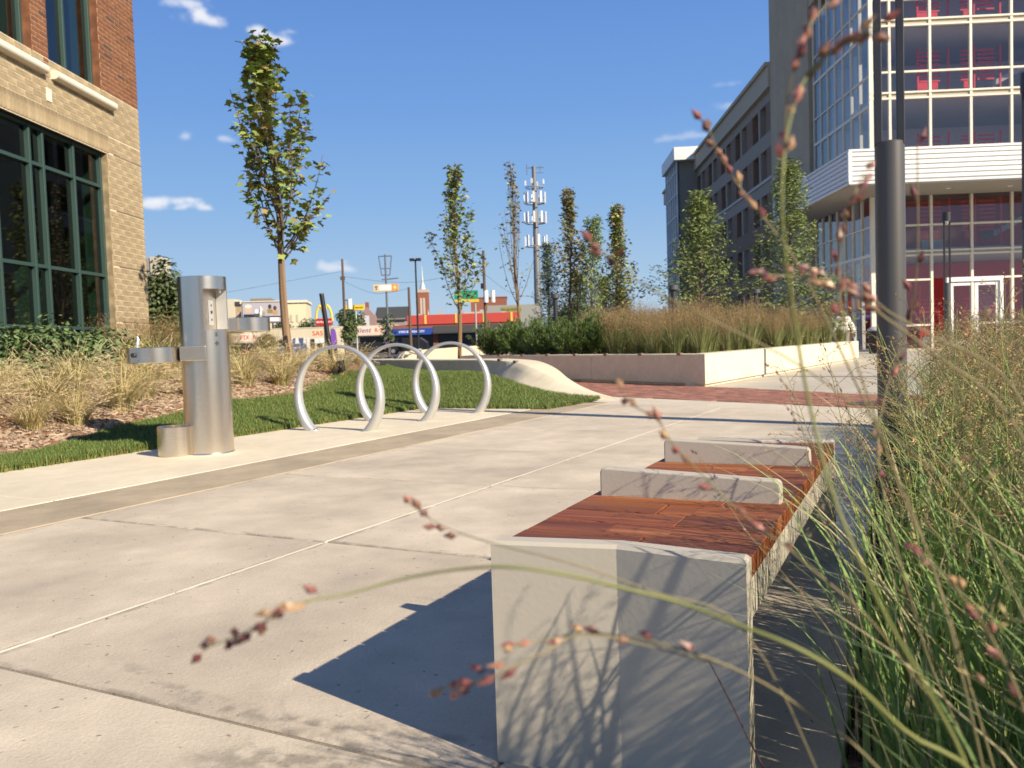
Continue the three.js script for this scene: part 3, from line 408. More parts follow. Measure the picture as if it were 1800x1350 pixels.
  part(can, 'edge_trim', join([box(-1.84, 10.5, 5.9, 5.985, 2.78, 2.93), box(-1.84, 10.5, 7.02, 7.1, 2.6, 2.93), box(-1.86, -1.72, 5.9, 5.985, -7, 2.775), box(-1.86, -1.64, 7.02, 7.1, -7, 2.595), box(-1.855, -1.74, 5.99, 7.015, 2.785, 2.935)]), white);
  part(can, 'joint_strip', box(5.0, 5.08, 5.99, 7.015, 2.85, 2.935), white);
  part(can, 'canopy_roof', box(-1.74, 10.5, 7.0, 7.02, -0.0, 2.7), soff);
  for (let i = 0; i < 5; i++) part(can, 'downlight', cyl(i * 2.2, 1.5, 5.845, 5.87, 0.09, 0.09, 16), white);
  // beige tower behind the glass
  part(t, 'tower_wall', box(-0.14, 6, 0, 22, -13.6, -7.02), beige);
  part(t, 'roof_slab', box(-0.1, 10.2, H, H + 0.5, -7, 0.1), beige);

  const g = thing('parking_garage', 'brown brick parking garage with rows of dark openings behind the planter trees', 'building', [org[0], 0, org[2]], A);
  const brown = S(0.27, 0.175, 0.12, 0.9, { map: scaled(concreteTex, 2) }), greyB = S(0.35, 0.29, 0.23, 0.9), deckM = S(0.26, 0.25, 0.23, 0.9), sill = S(0.55, 0.53, 0.5, 0.7);
  const Z = (s) => -s, rows = [[1.6, 3.3], [4.4, 6.0], [7.0, 8.55], [9.45, 11.0], [11.85, 13.45]], s0 = 13.62, s1 = 54;
  part(g, 'deck', join([box(11, 14, 0, 14.2, Z(s1), Z(s0)), box(0.36, 11, 13.55, 14.0, Z(s1), Z(s0)), box(0.36, 11, 0, 13.5, Z(s1), Z(s1 - 0.3)), box(0.36, 11, -0.05, 0.05, Z(s1), Z(s0)), ...rows.map(([a]) => box(0.36, 11, a - 0.9, a - 0.45, Z(s1), Z(s0)))]), deckM);
  const ends = [0, ...rows.flat(), 14.0];
  for (let k = 0; k < ends.length; k += 2) part(g, k < 6 ? 'brick_spandrel' : 'spandrel', box(0, 0.35, ends[k], ends[k + 1], Z(s1), Z(s0)), k < 6 ? brown : greyB);
  part(g, 'cornice', box(-0.25, 0.4, 14.0, 15.1, Z(s1), Z(s0)), S(0.52, 0.44, 0.32, 0.9)); part(g, 'cornice_cap', box(-0.4, 0.4, 15.1, 15.3, Z(s1), Z(s0)), S(0.52, 0.44, 0.32, 0.9));
  part(g, 'sill_course', box(-0.08, 0, 9.22, 9.34, Z(s1), Z(s0)), sill);
  for (let b = 0; b < 9; b++) { const s = s0 + b * 4.55; for (const [a, w, m] of [[0, 1.5, brown], [2.8, 0.42, greyB]]) for (const [y0, y1] of rows) part(g, 'pier', box(0.002, 0.34, y0, y1, Z(s + a + w), Z(s + a)), m); }
  const tw = new THREE.Group(); tw.name = 'stair_tower'; g.add(tw);
  part(tw, 'glass_front', box(-1.6, -1.56, 0, 14.8, Z(42.5), Z(36.5)), pane(0.5, 0.6, 0.68)); part(tw, 'wall', box(-1.4, 0, 0, 14.8, Z(42.5), Z(36.6)), S(0.3, 0.27, 0.22, 0.9)); part(tw, 'cap', box(-1.9, 0.6, 14.8, 15.8, Z(43), Z(35.8)), white);
  for (let k = 0; k < 6; k++) part(tw, 'mullion', box(-1.68, -1.58, 0, 14.8, Z(42.5 - k * 1.2) - 0.05, Z(42.5 - k * 1.2) + 0.05), white);
  for (let k = 1; k < 9; k++) part(tw, 'rail', box(-1.66, -1.6, k * 1.75, k * 1.75 + 0.08, Z(42.5), Z(36.5)), mullSide);
}

// ================= STREET FURNITURE =================
{ // ---- bench; own axes: x along it, away from us, z across it to the right
  const t = thing('bench', 'low backless bench of reddish timber boards on folded pale grey end panels', 'bench', [-0.052, 0, -1.646], 64.8 * R);
  const L = 1.79, W = 0.485, paint = S(0.5, 0.455, 0.37, 0.6, { bumpMap: scaled(grainBump, 0.3), bumpScale: 0.0004 }), r = mulberry(61);
  const panel = (flip) => { const p = [[0, 0], [0.036, W / 2], [0, W], [0.05, W], [0.086, W / 2], [0.05, 0]].map(([x, z]) => [flip ? L - x : x, z]), g = prism(flip ? p.reverse() : p, 0, 0.437, 0.007); return g; };
  part(t, 'end_panel', panel(false), paint); part(t, 'end_panel', panel(true), paint);
  const woods = [[1, 1, 1], [0.82, 0.74, 0.7], [1.12, 1.1, 1.05], [0.68, 0.6, 0.58], [0.95, 0.86, 0.8]].map((c, i) => { const m = scaled(woodTex, 1.15, 0.5, i * 0.37, i * 0.21); m.rotation = Math.PI / 2; return S(c[0] * 0.64, c[1] * 0.67, c[2] * 0.73, 0.62, { map: m, bumpMap: m, bumpScale: 0.0012 }); });
  const n = 15, pitch = (L - 0.1) / n, cuts = [0.26, 0.17, 0.29, 0.22, 0.34, 0.13, 0.31, 0.2, 0.27, 0.36, 0.15, 0.24, 0.33, 0.19, 0.28];
  for (let i = 0; i < n; i++) {
    const x0 = 0.05 + i * pitch + 0.0022, x1 = 0.05 + (i + 1) * pitch - 0.0022, c = cuts[i], gap = i % 3 === 0 ? 0.005 : 0.0016;
    for (const [a, b] of [[0.002, c - gap / 2], [c + gap / 2, W - 0.002]]) part(t, 'board', rbox(x0, x1, 0.388, 0.426 + (r() - 0.5) * 0.0016, a, b, 0.0025, 1), woods[(r() * 5) | 0]);
  }
  part(t, 'apron', box(0.05, L - 0.05, 0.3, 0.386, W - 0.03, W - 0.012), paint); part(t, 'apron', box(0.05, L - 0.05, 0.3, 0.386, 0.012, 0.03), paint);
  part(t, 'bearer', join([box(0.05, L - 0.05, 0.33, 0.387, 0.12, 0.16), box(0.05, L - 0.05, 0.33, 0.387, 0.32, 0.36)]), darkPaint);
  for (const x of [0.605, 1.215]) { const s = new THREE.Shape(); s.moveTo(0.03, 0.4); s.lineTo(0.03, 0.482); s.quadraticCurveTo(0.03, 0.493, 0.042, 0.4925); s.lineTo(0.448, 0.476); s.quadraticCurveTo(0.46, 0.475, 0.46, 0.464); s.lineTo(0.46, 0.4); const g = new THREE.ExtrudeGeometry(s, { depth: 0.034, bevelEnabled: true, bevelSize: 0.004, bevelThickness: 0.004, bevelSegments: 2 }); g.rotateY(-Math.PI / 2); g.translate(x, 0, 0); part(t, 'divider', metric(g), paint); }
}
{ // ---- stainless drinking fountain; own axes: x to the right as one faces it, z towards the walk
  const t = thing('drinking_fountain', 'brushed steel drinking fountain column with two bowls and a bottle filler', 'fountain', [-2.475, 0.003, -6.97], Math.atan2(0.336, 0.942));
  const ev = new Evaluator(); ev.attributes = ['position', 'normal', 'uv']; ev.useGroups = false;
  const shell = new THREE.CylinderGeometry(0.187, 0.187, 1.42, 96, 1); shell.translate(0, 0.71, 0);
  const body = new Brush(shell), cut = new THREE.BoxGeometry(0.4, 0.325, 0.4); cut.translate(0.2, 0, 0.2); cut.rotateY(-27 * R); cut.translate(0.1, 1.155, -0.01);
  body.updateMatrixWorld(); const tool = new Brush(cut); tool.updateMatrixWorld();
  const res = ev.evaluate(body, tool, SUBTRACTION).geometry; res.clearGroups(); part(t, 'column', toCreasedNormals(clean(res), 0.5), steel);
  part(t, 'base_ring', cyl(0, 0, 0, 0.012, 0.192, 0.19, 64), steel);
  const e1 = new THREE.Vector3(Math.cos(27 * R), 0, Math.sin(27 * R)), e2 = new THREE.Vector3(-Math.sin(27 * R), 0, Math.cos(27 * R)), put = (g, a, y, b) => { g.rotateY(-27 * R); g.translate(0.1 + e1.x * a + e2.x * b, y, -0.01 + e1.z * a + e2.z * b); return g; };
  const pale = S(0.5, 0.5, 0.49, 0.45, { metalness: 0.3 });
  const plate = part(t, 'control_plate', put(new RoundedBoxGeometry(0.006, 0.2, 0.075, 1, 0.002), 0.004, 1.13, 0.1), pale);
  for (const y of [1.19, 1.135, 1.075]) part(plate, 'button', put(new THREE.BoxGeometry(0.004, y === 1.135 ? 0.024 : 0.014, y === 1.135 ? 0.022 : 0.012), 0.009, y, 0.1), iron);
  part(t, 'filler_liner', put(new THREE.BoxGeometry(0.085, 0.31, 0.004), 0.045, 1.155, 0.003), pale);
  part(t, 'filler_nozzle', put(new THREE.CylinderGeometry(0.014, 0.014, 0.03, 16), 0.07, 1.302, 0.07), steel);
  const drum = (x, z, y0, y1, rad) => { const pts = [[0, y0], [rad - 0.006, y0], [rad, y0 + 0.006], [rad, y1 - 0.004], [rad - 0.004, y1], [rad - 0.02, y1], [rad - 0.045, y1 - 0.035], [0.03, y1 - 0.06], [0, y1 - 0.062]].map(([a, b]) => new THREE.Vector2(a, b)), g = toCreasedNormals(new THREE.LatheGeometry(pts, 72), 0.6); g.translate(x, 0, z); return g; };
  const bub = (p, x, y, z) => { const b = new THREE.Group(); b.name = 'bubbler'; p.add(b); part(b, 'spout', join([cyl(x, z, y, y + 0.03, 0.012, 0.012, 14), rod([x, y + 0.03, z], [x + 0.008, y + 0.065, z], 0.017, 0.012, 12), rod([x + 0.008, y + 0.065, z], [x + 0.004, y + 0.092, z], 0.013, 0.006, 12)]), S(0.8, 0.8, 0.78, 0.3, { metalness: 0.7 })); };
  const lo = part(t, 'low_bowl', drum(-0.385, 0.08, 0.745, 0.868, 0.198), steel); bub(lo, -0.5, 0.862, 0.06); const bt = new THREE.CylinderGeometry(0.018, 0.018, 0.02, 18); bt.rotateX(Math.PI / 2); bt.rotateY(-0.7); bt.translate(-0.52, 0.81, 0.235); part(lo, 'push_button', bt, darkPaint);
  part(t, 'bowl_arm', rbox(-0.19, 0.005, 0.752, 0.868, 0.02, 0.205, 0.006), steel);
  const hi = part(t, 'high_bowl', drum(0.36, -0.12, 0.975, 1.092, 0.165), steel); bub(hi, 0.45, 1.087, -0.12);
  part(t, 'bowl_arm', rbox(0.12, 0.262, 0.98, 1.09, -0.22, 0.0, 0.006), steel);
  part(t, 'pet_bowl', drum(-0.255, 0.03, 0, 0.235, 0.14), steel);
  const mark = S(0.05, 0.05, 0.05, 0.6), sign = (y, w, h, a) => { const g = new THREE.CylinderGeometry(0.1885, 0.1885, h, 4, 1, true, 0.5 - w / 0.377, w / 0.1885); g.translate(0, y, 0); return g; };
  part(t, 'pictogram', join([sign(0.955, 0.012, 0.022), sign(0.966, 0.026, 0.008), sign(0.944, 0.026, 0.008)]), mark); part(t, 'pictogram', join([sign(0.885, 0.034, 0.014), sign(0.897, 0.014, 0.01), sign(0.872, 0.014, 0.012)]), mark);
}
{ // ---- ring racks
  const N = 120, M = 20, Rr = 0.485, cy = 0.345, P = [], idx = [], a0 = -Math.acos(-(cy + 0.02) / Rr) , a1 = -a0;
  for (let i = 0; i <= N; i++) {
    const a = a0 + ((a1 - a0) * i) / N, s = Math.abs(a) / a1, k = s * s * (3 - 2 * s), ra = 0.017 + 0.03 * k, rb = 0.02 + 0.036 * k;
    for (let j = 0; j < M; j++) { const q = (j / M) * 2 * Math.PI, cq = Math.cos(q), sq = Math.sin(q), e = (v) => Math.sign(v) * Math.abs(v) ** 0.75, rr = Rr + ra * e(cq); P.push(0, 0, 0); const n = P.length; P[n - 3] = Math.sin(a) * rr; P[n - 2] = cy + Math.cos(a) * rr; P[n - 1] = rb * e(sq); }
  }
  for (let i = 0; i < N; i++) for (let j = 0; j < M; j++) { const a = i * M + j, b = i * M + ((j + 1) % M), c = a + M, d = b + M; idx.push(a, b, c, b, d, c); }
  const g = new THREE.BufferGeometry(); g.setAttribute('position', new THREE.Float32BufferAttribute(P, 3)); g.setIndex(idx); g.computeVertexNormals();
  const labels = ['silver tapered ring bicycle rack closest to the drinking fountain', 'silver tapered ring bicycle rack between the two others', 'silver tapered ring bicycle rack closest to the wave wall'];
  [[-1.715, -8.46], [-1.255, -9.35], [-0.725, -10.2]].forEach(([x, z], i) => { const t = thing('ring_rack', labels[i], 'bike rack', [x, 0.003, z], -24 * R, 'ring racks in a row on the pad'); part(t, 'ring', g, silver); part(t, 'foot_plate', join([-1, 1].map((s) => { const b = cyl(0, 0, 0, 0.006, 0.075, 0.073, 20); b.scale(1, 1, 0.85); b.translate(s * 0.325, 0, 0); return b; })), silver); });
}
{ // ---- lantern columns
  const build = (pos, turn, label) => {
    const t = thing('light_column', label, 'street light', pos, turn, 'dark lantern columns around the plaza');
    part(t, 'shaft', join([cyl(0, 0, 0, 2.36, 0.116, 0.116, 40), cyl(0, 0, 2.36, 2.372, 0.116, 0.106, 40)]), S(0.1, 0.096, 0.092, 0.45, { metalness: 0.3 }));
    part(t, 'base_flange', cyl(0, 0, -0.02, 0.03, 0.17, 0.165, 32), darkPaint);
    for (const s of [-1, 1]) part(t, 'blade', rbox(s * 0.085 - 0.03, s * 0.085 + 0.03, 2.34, 4.55, -0.055, 0.055, 0.006, 1), darkPaint);
    part(t, 'cap', join([cyl(0, 0, 4.5, 4.8, 0.135, 0.135, 32)]), darkPaint);
    part(t, 'lens', cyl(0, 0, 4.42, 4.5, 0.06, 0.09, 24), S(0.7, 0.7, 0.68, 0.4));
    return t;
  };
  build([3.2, 0, -7.22], -0.38, 'dark grey lantern column rising from the tall grass past the bench');
  build([8.35, 0, -13.8], -0.5, 'dark lantern column with a drum cap in front of the glass doors');
  build([15.25, 0, -30], -0.4, 'slim dark lantern column standing right by the glass front');
}
{ // ---- uplight and dark stake by the mulch
  const y = landH(-2.72, -13.6), t = thing('uplight', 'small black floodlight on a spike in the mulch behind the ring racks', 'floodlight', [-2.72, y + 0.04, -13.6]);
  const h = new THREE.CylinderGeometry(0.075, 0.055, 0.16, 20); h.rotateZ(0.25); h.translate(0.02, 0.15, 0); part(t, 'lamp_head', h, iron); part(t, 'spike', cyl(-0.02, 0, -0.1, 0.09, 0.02, 0.02, 10), iron); part(t, 'junction_box', rbox(-0.12, -0.03, -0.03, 0.08, -0.05, 0.05, 0.01), iron); const l = new THREE.CylinderGeometry(0.06, 0.06, 0.006, 20); l.rotateZ(0.25); l.translate(-0.0005, 0.233, 0); part(t, 'lamp_glass', l, S(0.5, 0.52, 0.5, 0.15));
  const p = thing('sign_post', 'thin black post leaning slightly, behind the first ring rack', 'post', [-2.89, landH(-2.89, -14) - 0.05, -14]); part(p, 'post', rod([0.0, 0, 0], [-0.15, 1.34, 0], 0.037, 0.037, 14), iron); part(p, 'post_cap', rod([-0.15, 1.34, 0], [-0.153, 1.365, 0], 0.04, 0.033, 14), darkPaint);
}
[[3.62, -19, 1.95, 'dark bollard light with a flat drum head in the planter grass'], [6.3, -22, 1.96, 'dark bollard light standing between the two feathery trees'], [1.12, -21, 1.95, 'dark bollard light rising behind the juniper']].forEach(([x, z, h, l]) => { const t = thing('bollard_light', l, 'bollard light', [x, 0.4, z], 0, 'bollard lights in the planter'); part(t, 'post', cyl(0, 0, 0, h - 0.52, 0.055, 0.055, 16), darkPaint); part(t, 'lamp_head', join([cyl(0, 0, h - 0.5, h - 0.4, 0.11, 0.11, 24), cyl(0, 0, h - 0.53, h - 0.5, 0.06, 0.11, 24)]), S(0.12, 0.12, 0.13, 0.4, { metalness: 0.4 })); });
{ const t = thing('litter_bin', 'dark litter bin with a pale grey domed lid near the glass lobby', 'bin', [12.9, 0, -30.3]); part(t, 'body', cyl(0, 0, 0, 0.78, 0.25, 0.3, 24), iron); part(t, 'lid', (() => { const g = new THREE.SphereGeometry(0.32, 24, 8, 0, 6.29, 0, 1.571); g.scale(1, 0.5, 1); g.translate(0, 0.79, 0); return g; })(), S(0.45, 0.45, 0.44, 0.4)); part(t, 'rim', cyl(0, 0, 0.74, 0.79, 0.33, 0.33, 24), darkPaint); }
{ // ---- person walking towards the lobby, seen from behind
  const t = thing('person', 'person in white top and grey trousers walking toward the glass lobby', 'person', [11.85, 0.0, -30.6], -0.15);
  const field = (bones, blobs, grow, res, color, name, box3, parent, mat) => {
    const mc = new MarchingCubes(res, mat, false, false, 60000); mc.isolation = 0; const size = res, half = size / 2, [c, s] = box3;
    const cap = (p, a, b, ra, rb) => { const pa = [p[0] - a[0], p[1] - a[1], p[2] - a[2]], ba = [b[0] - a[0], b[1] - a[1], b[2] - a[2]], h = Math.max(0, Math.min(1, (pa[0] * ba[0] + pa[1] * ba[1] + pa[2] * ba[2]) / (ba[0] ** 2 + ba[1] ** 2 + ba[2] ** 2 + 1e-9))); return Math.hypot(pa[0] - ba[0] * h, pa[1] - ba[1] * h, pa[2] - ba[2] * h) - (ra + (rb - ra) * h); };
    for (let z = 0; z < size; z++) for (let y = 0; y < size; y++) for (let x = 0; x < size; x++) {
      const p = [c[0] + ((x - half) / half) * s, c[1] + ((y - half) / half) * s, c[2] + ((z - half) / half) * s]; let d = 9;
      for (const b of bones) { const e = cap(p, b[0], b[1], b[2], b[3]) - grow, k = 0.035, h = Math.max(0, Math.min(1, 0.5 + (0.5 * (d - e)) / k)); d = d * (1 - h) + e * h - k * h * (1 - h); }
      for (const b of blobs) { const e = (Math.hypot((p[0] - b[0]) / b[3], (p[1] - b[1]) / b[4], (p[2] - b[2]) / b[5]) - 1) * Math.min(b[3], b[4], b[5]) - grow, k = 0.03, h = Math.max(0, Math.min(1, 0.5 + (0.5 * (d - e)) / k)); d = d * (1 - h) + e * h - k * h * (1 - h); }
      mc.field[x + y * size + z * size * size] = -d;
    }
    mc.update(); const n = mc.count, g = new THREE.BufferGeometry(); g.setAttribute('position', new THREE.BufferAttribute(mc.positionArray.slice(0, n * 3), 3)); g.setAttribute('normal', new THREE.BufferAttribute(mc.normalArray.slice(0, n * 3), 3)); g.scale(s, s, s); g.translate(...c); return g;
  };
  // pose: leaning a little forward (-z), one foot ahead, arms away from the body
  const hipL = [-0.09, 0.84, 0], hipR = [0.09, 0.84, 0], kneeL = [-0.1, 0.46, -0.14], kneeR = [0.09, 0.45, 0.04], ankL = [-0.1, 0.08, -0.16], ankR = [0.09, 0.1, 0.22], shL = [-0.17, 1.27, -0.08], shR = [0.17, 1.27, -0.08], elL = [-0.26, 1.02, -0.02], elR = [0.3, 1.0, -0.04], wrL = [-0.31, 0.8, -0.06], wrR = [0.38, 0.76, -0.05];
  const legs = [[hipL, kneeL, 0.085, 0.058], [kneeL, ankL, 0.056, 0.038], [hipR, kneeR, 0.085, 0.058], [kneeR, ankR, 0.056, 0.038]], arms = [[shL, elL, 0.052, 0.042], [elL, wrL, 0.04, 0.03], [shR, elR, 0.052, 0.042], [elR, wrR, 0.04, 0.03]];
  const torso = [[[0, 0.86, 0], [0, 1.12, -0.05], 0.14, 0.13], [[-0.1, 1.2, -0.07], [0.1, 1.2, -0.07], 0.115, 0.115], [[-0.06, 0.86, 0.02], [0.06, 0.86, 0.02], 0.12, 0.12]];
  const hand = (w, s) => [[w, [w[0] + s * 0.02, w[1] - 0.07, w[2] - 0.01], 0.026, 0.03], ...[-0.024, -0.008, 0.008, 0.024].map((o, i) => [[w[0] + s * 0.02, w[1] - 0.08, w[2] + o], [w[0] + s * 0.012, w[1] - 0.15 - (i === 1 || i === 2 ? 0.012 : 0), w[2] + o * 1.1], 0.009, 0.008]), [[w[0] - s * 0.005, w[1] - 0.03, w[2] - 0.025], [w[0] - s * 0.015, w[1] - 0.085, w[2] - 0.05], 0.011, 0.009]];
  const head = [[0, 1.47, -0.13, 0.075, 0.105, 0.092], [0, 1.455, -0.222, 0.014, 0.02, 0.014], [-0.078, 1.465, -0.12, 0.012, 0.026, 0.016], [0.078, 1.465, -0.12, 0.012, 0.026, 0.016]], neck = [[[0, 1.28, -0.08], [0, 1.4, -0.115], 0.055, 0.048]], feet = [[[-0.1, 0.035, -0.14], [-0.11, 0.03, -0.32], 0.042, 0.03], [[0.09, 0.075, 0.24], [0.09, 0.03, 0.08], 0.042, 0.032]];
  const skin = S(0.13, 0.07, 0.045, 0.6), b3 = [[0.03, 0.8, -0.05], 0.88];
  part(t, 'body', field([...legs, ...torso, ...arms, ...neck, ...feet, ...hand(wrL, -1), ...hand(wrR, 1)], head, 0, 96, 0, '', b3), skin);
  part(t, 'top', field([...torso, ...arms.map((a) => [a[0], a[1], a[2] + 0.008, a[3] + 0.01])], [], 0.018, 72, 0, '', b3), S(0.8, 0.76, 0.7, 0.9));
  part(t, 'trousers', field([...legs.map((a) => [a[0], a[1], a[2] + 0.008, a[3] + 0.018]), [[-0.06, 0.84, 0.02], [0.06, 0.84, 0.02], 0.125, 0.125]], [], 0.01, 72, 0, '', b3), S(0.3, 0.28, 0.26, 0.9));
  part(t, 'hair', field([], [[0, 1.5, -0.11, 0.09, 0.1, 0.1], [0, 1.44, -0.07, 0.085, 0.09, 0.07]], 0.006, 56, 0, '', b3), S(0.03, 0.018, 0.012, 0.8));
  for (const f of feet) { const g = sweep([f[0], [f[0][0], f[0][1], (f[0][2] + f[1][2]) / 2], f[1], [f[1][0], f[1][1] - 0.002, f[1][2] - 0.03]], [0.05, 0.052, 0.042, 0.012], 12); part(t, 'shoe', g, iron); }
}

// ================= TREES AND PLANTS =================
const pick = (r, a) => a[(r() * a.length) | 0], vary = (c, r, d = 0.25) => { const f = 1 - d + 2 * d * r(); return [c[0] * f, c[1] * f, c[2] * f]; };
// upright young tree: a straight stem that breaks into steep limbs, leaves strung along them
function uprightTree(name, label, pos, o, group) {
  const r = mulberry(o.seed), t = thing(name, label, 'tree', pos, 0, group), H = o.h, limbs = [], L = new Leaves(), wood = [];
  const stemPts = []; for (let i = 0; i <= 10; i++) { const k = i / 10; stemPts.push([o.lean[0] * k + 0.03 * Math.sin(k * 9 + o.seed), H * k * 0.97, o.lean[1] * k + 0.03 * Math.cos(k * 8)]); }
  const stem = new THREE.CatmullRomCurve3(stemPts.map((p) => new THREE.Vector3(...p)));
  part(t, 'trunk', join([sweep(stem.getPoints(26), [o.r, o.r * 0.12], 10), sweep([[0, -0.1, 0], [0, 0.12, 0]], [o.r * 1.35, o.r], 10)]), o.bark ?? bark);
  for (let i = 0; i < o.limbs; i++) {
    const k0 = o.base / H + (0.9 - o.base / H) * (i / o.limbs) ** 1.25, s = stem.getPoint(k0 * 0.99), az = i * 2.4 + r() * 0.8, topK = Math.min(0.985, k0 + (0.22 + r() * 0.3) * (1 - k0 * 0.4)), rad = o.radius(topK) * (0.55 + r() * 0.5), pts = [s];
    for (let j = 1; j <= 5; j++) { const q = j / 5, e = stem.getPoint(k0 + (topK - k0) * q), out = rad * Math.pow(q, 0.7); pts.push(new THREE.Vector3(e.x + Math.sin(az + q * 0.25) * out, e.y + (r() - 0.5) * 0.05, e.z - Math.cos(az + q * 0.25) * out)); }
    const c = new THREE.CatmullRomCurve3(pts); limbs.push(c); wood.push(sweep(c.getPoints(9), [o.r * 0.3 * (1.1 - k0), 0.004], 5));
  }
  limbs.push({ getPoint: (q) => stem.getPoint(o.base / H + 0.1 + (0.9 - o.base / H) * q) });
  if (o.side) { const c = new THREE.CatmullRomCurve3(o.side.map((p) => new THREE.Vector3(...p))); wood.push(sweep(c.getPoints(9), [o.r * 0.22, 0.004], 5)); limbs.push(c); }
  part(t, 'limbs', join(wood), twig);
  for (let i = 0; i < o.leaves; i++) {
    const c = pick(r, limbs), q = 0.1 + 0.9 * r() ** 0.85, p = c.getPoint(Math.min(1, q)), j = o.spread * (1.15 - 0.75 * Math.min(1, p.y / H)); p.x += (r() - 0.5) * j; p.y += (r() - 0.5) * j; p.z += (r() - 0.5) * j;
    if (o.sparse && vnoise(p.x * 2.2 + 90, p.y * 1.7, 999, o.seed) < o.sparse) continue;
    const az = r() * 6.28, el = -0.9 + r() * 1.1, d = dirOf(az, el), side = new THREE.Vector3(0, 1, 0).cross(d).normalize().applyAxisAngle(d, (r() - 0.5) * 1.4), s = o.leaf * (0.65 + r() * 0.7), col = vary(pick(r, o.pal), r);
    if (o.lobed) L.lobed(p, d, side, s, s, col); else L.leaf(p, d, side, s, s * 0.6, col);
  }
  part(t, 'crown', L.geo(), leafMat); return t;
}
const greenPal = [[0.18, 0.26, 0.055], [0.15, 0.22, 0.045], [0.23, 0.31, 0.07], [0.28, 0.34, 0.09], [0.12, 0.18, 0.04], [0.28, 0.28, 0.08], [0.27, 0.2, 0.07]], fallPal = [[0.2, 0.23, 0.09], [0.29, 0.28, 0.11], [0.15, 0.18, 0.07], [0.34, 0.29, 0.13], [0.3, 0.19, 0.09], [0.24, 0.24, 0.1]];
uprightTree('tulip_tree', 'young upright tree with a full green crown behind the drinking fountain', [-3.79, landH(-3.79, -14.8) - 0.03, -14.8], { seed: 3, h: 5.9, r: 0.078, lean: [-0.26, 0], base: 1.95, limbs: 30, radius: (k) => 0.9 * sstep(k, 0.22, 0.46) * (1 - 0.7 * sstep(k, 0.7, 1.0)) + 0.02, leaves: 1850, spread: 0.36, leaf: 0.112, lobed: true, pal: greenPal, side: [[0.0, 2.05, 0], [0.28, 2.4, 0.1], [0.55, 2.65, 0.16], [0.84, 2.98, 0.18]] });
const thinTrees = [
  ['slim upright tree with thinning leaves in front of the cream end wall', [-1.3, 0.0, -22], { seed: 5, h: 5.6, r: 0.06, lean: [0.0, 0], base: 1.55, limbs: 22, radius: (k) => 0.92 * sstep(k, 0.2, 0.42) * (1 - 0.86 * sstep(k, 0.5, 0.98)) + 0.05, leaves: 1500, spread: 0.34, leaf: 0.09, lobed: true, pal: [...greenPal.slice(0, 5), ...fallPal.slice(0, 4)], bark: paleBark }],
  ['nearly bare upright tree with a few brown leaves left of the mast', [0.3, 0.4, -26], { seed: 7, h: 6.05, r: 0.055, lean: [-0.15, 0], base: 1.4, limbs: 26, radius: (k) => 0.95 * sstep(k, 0.2, 0.4) * (1 - 0.9 * sstep(k, 0.45, 0.9)) + 0.05, leaves: 420, spread: 0.34, leaf: 0.085, lobed: true, pal: fallPal, bark: paleBark }],
  ['slim yellowing tree right of the mast, tallest of the group there', [1.95, 0.4, -28], { seed: 9, h: 5.5, r: 0.05, lean: [0.1, 0], base: 1.2, limbs: 24, radius: (k) => 0.88 * sstep(k, 0.15, 0.4) * (1 - 0.85 * sstep(k, 0.5, 0.95)) + 0.05, leaves: 2300, spread: 0.5, leaf: 0.085, lobed: true, pal: fallPal, bark: paleBark }],
  ['slim greener tree at the back of the planter group', [3.05, 0.4, -32], { seed: 13, h: 5.1, r: 0.05, lean: [0.1, 0], base: 1.0, limbs: 22, radius: (k) => 0.9 * sstep(k, 0.15, 0.4) * (1 - 0.75 * sstep(k, 0.5, 0.95)) + 0.05, leaves: 2600, spread: 0.55, leaf: 0.1, pal: greenPal.slice(0, 5) }],
  ['bushy yellow-spotted tree with a thin whip at its top', [3.35, 0.4, -27], { seed: 15, h: 4.75, r: 0.05, lean: [0.1, 0], base: 0.9, limbs: 26, radius: (k) => 1.15 * sstep(k, 0.1, 0.3) * (1 - 0.9 * sstep(k, 0.35, 0.85)) + 0.04, leaves: 2900, spread: 0.5, leaf: 0.085, lobed: true, pal: [...fallPal, ...greenPal.slice(0, 4)] }],
];
for (const [l, p, o] of thinTrees) uprightTree('upright_tree', l, p, o, 'slim upright trees in and around the planter');
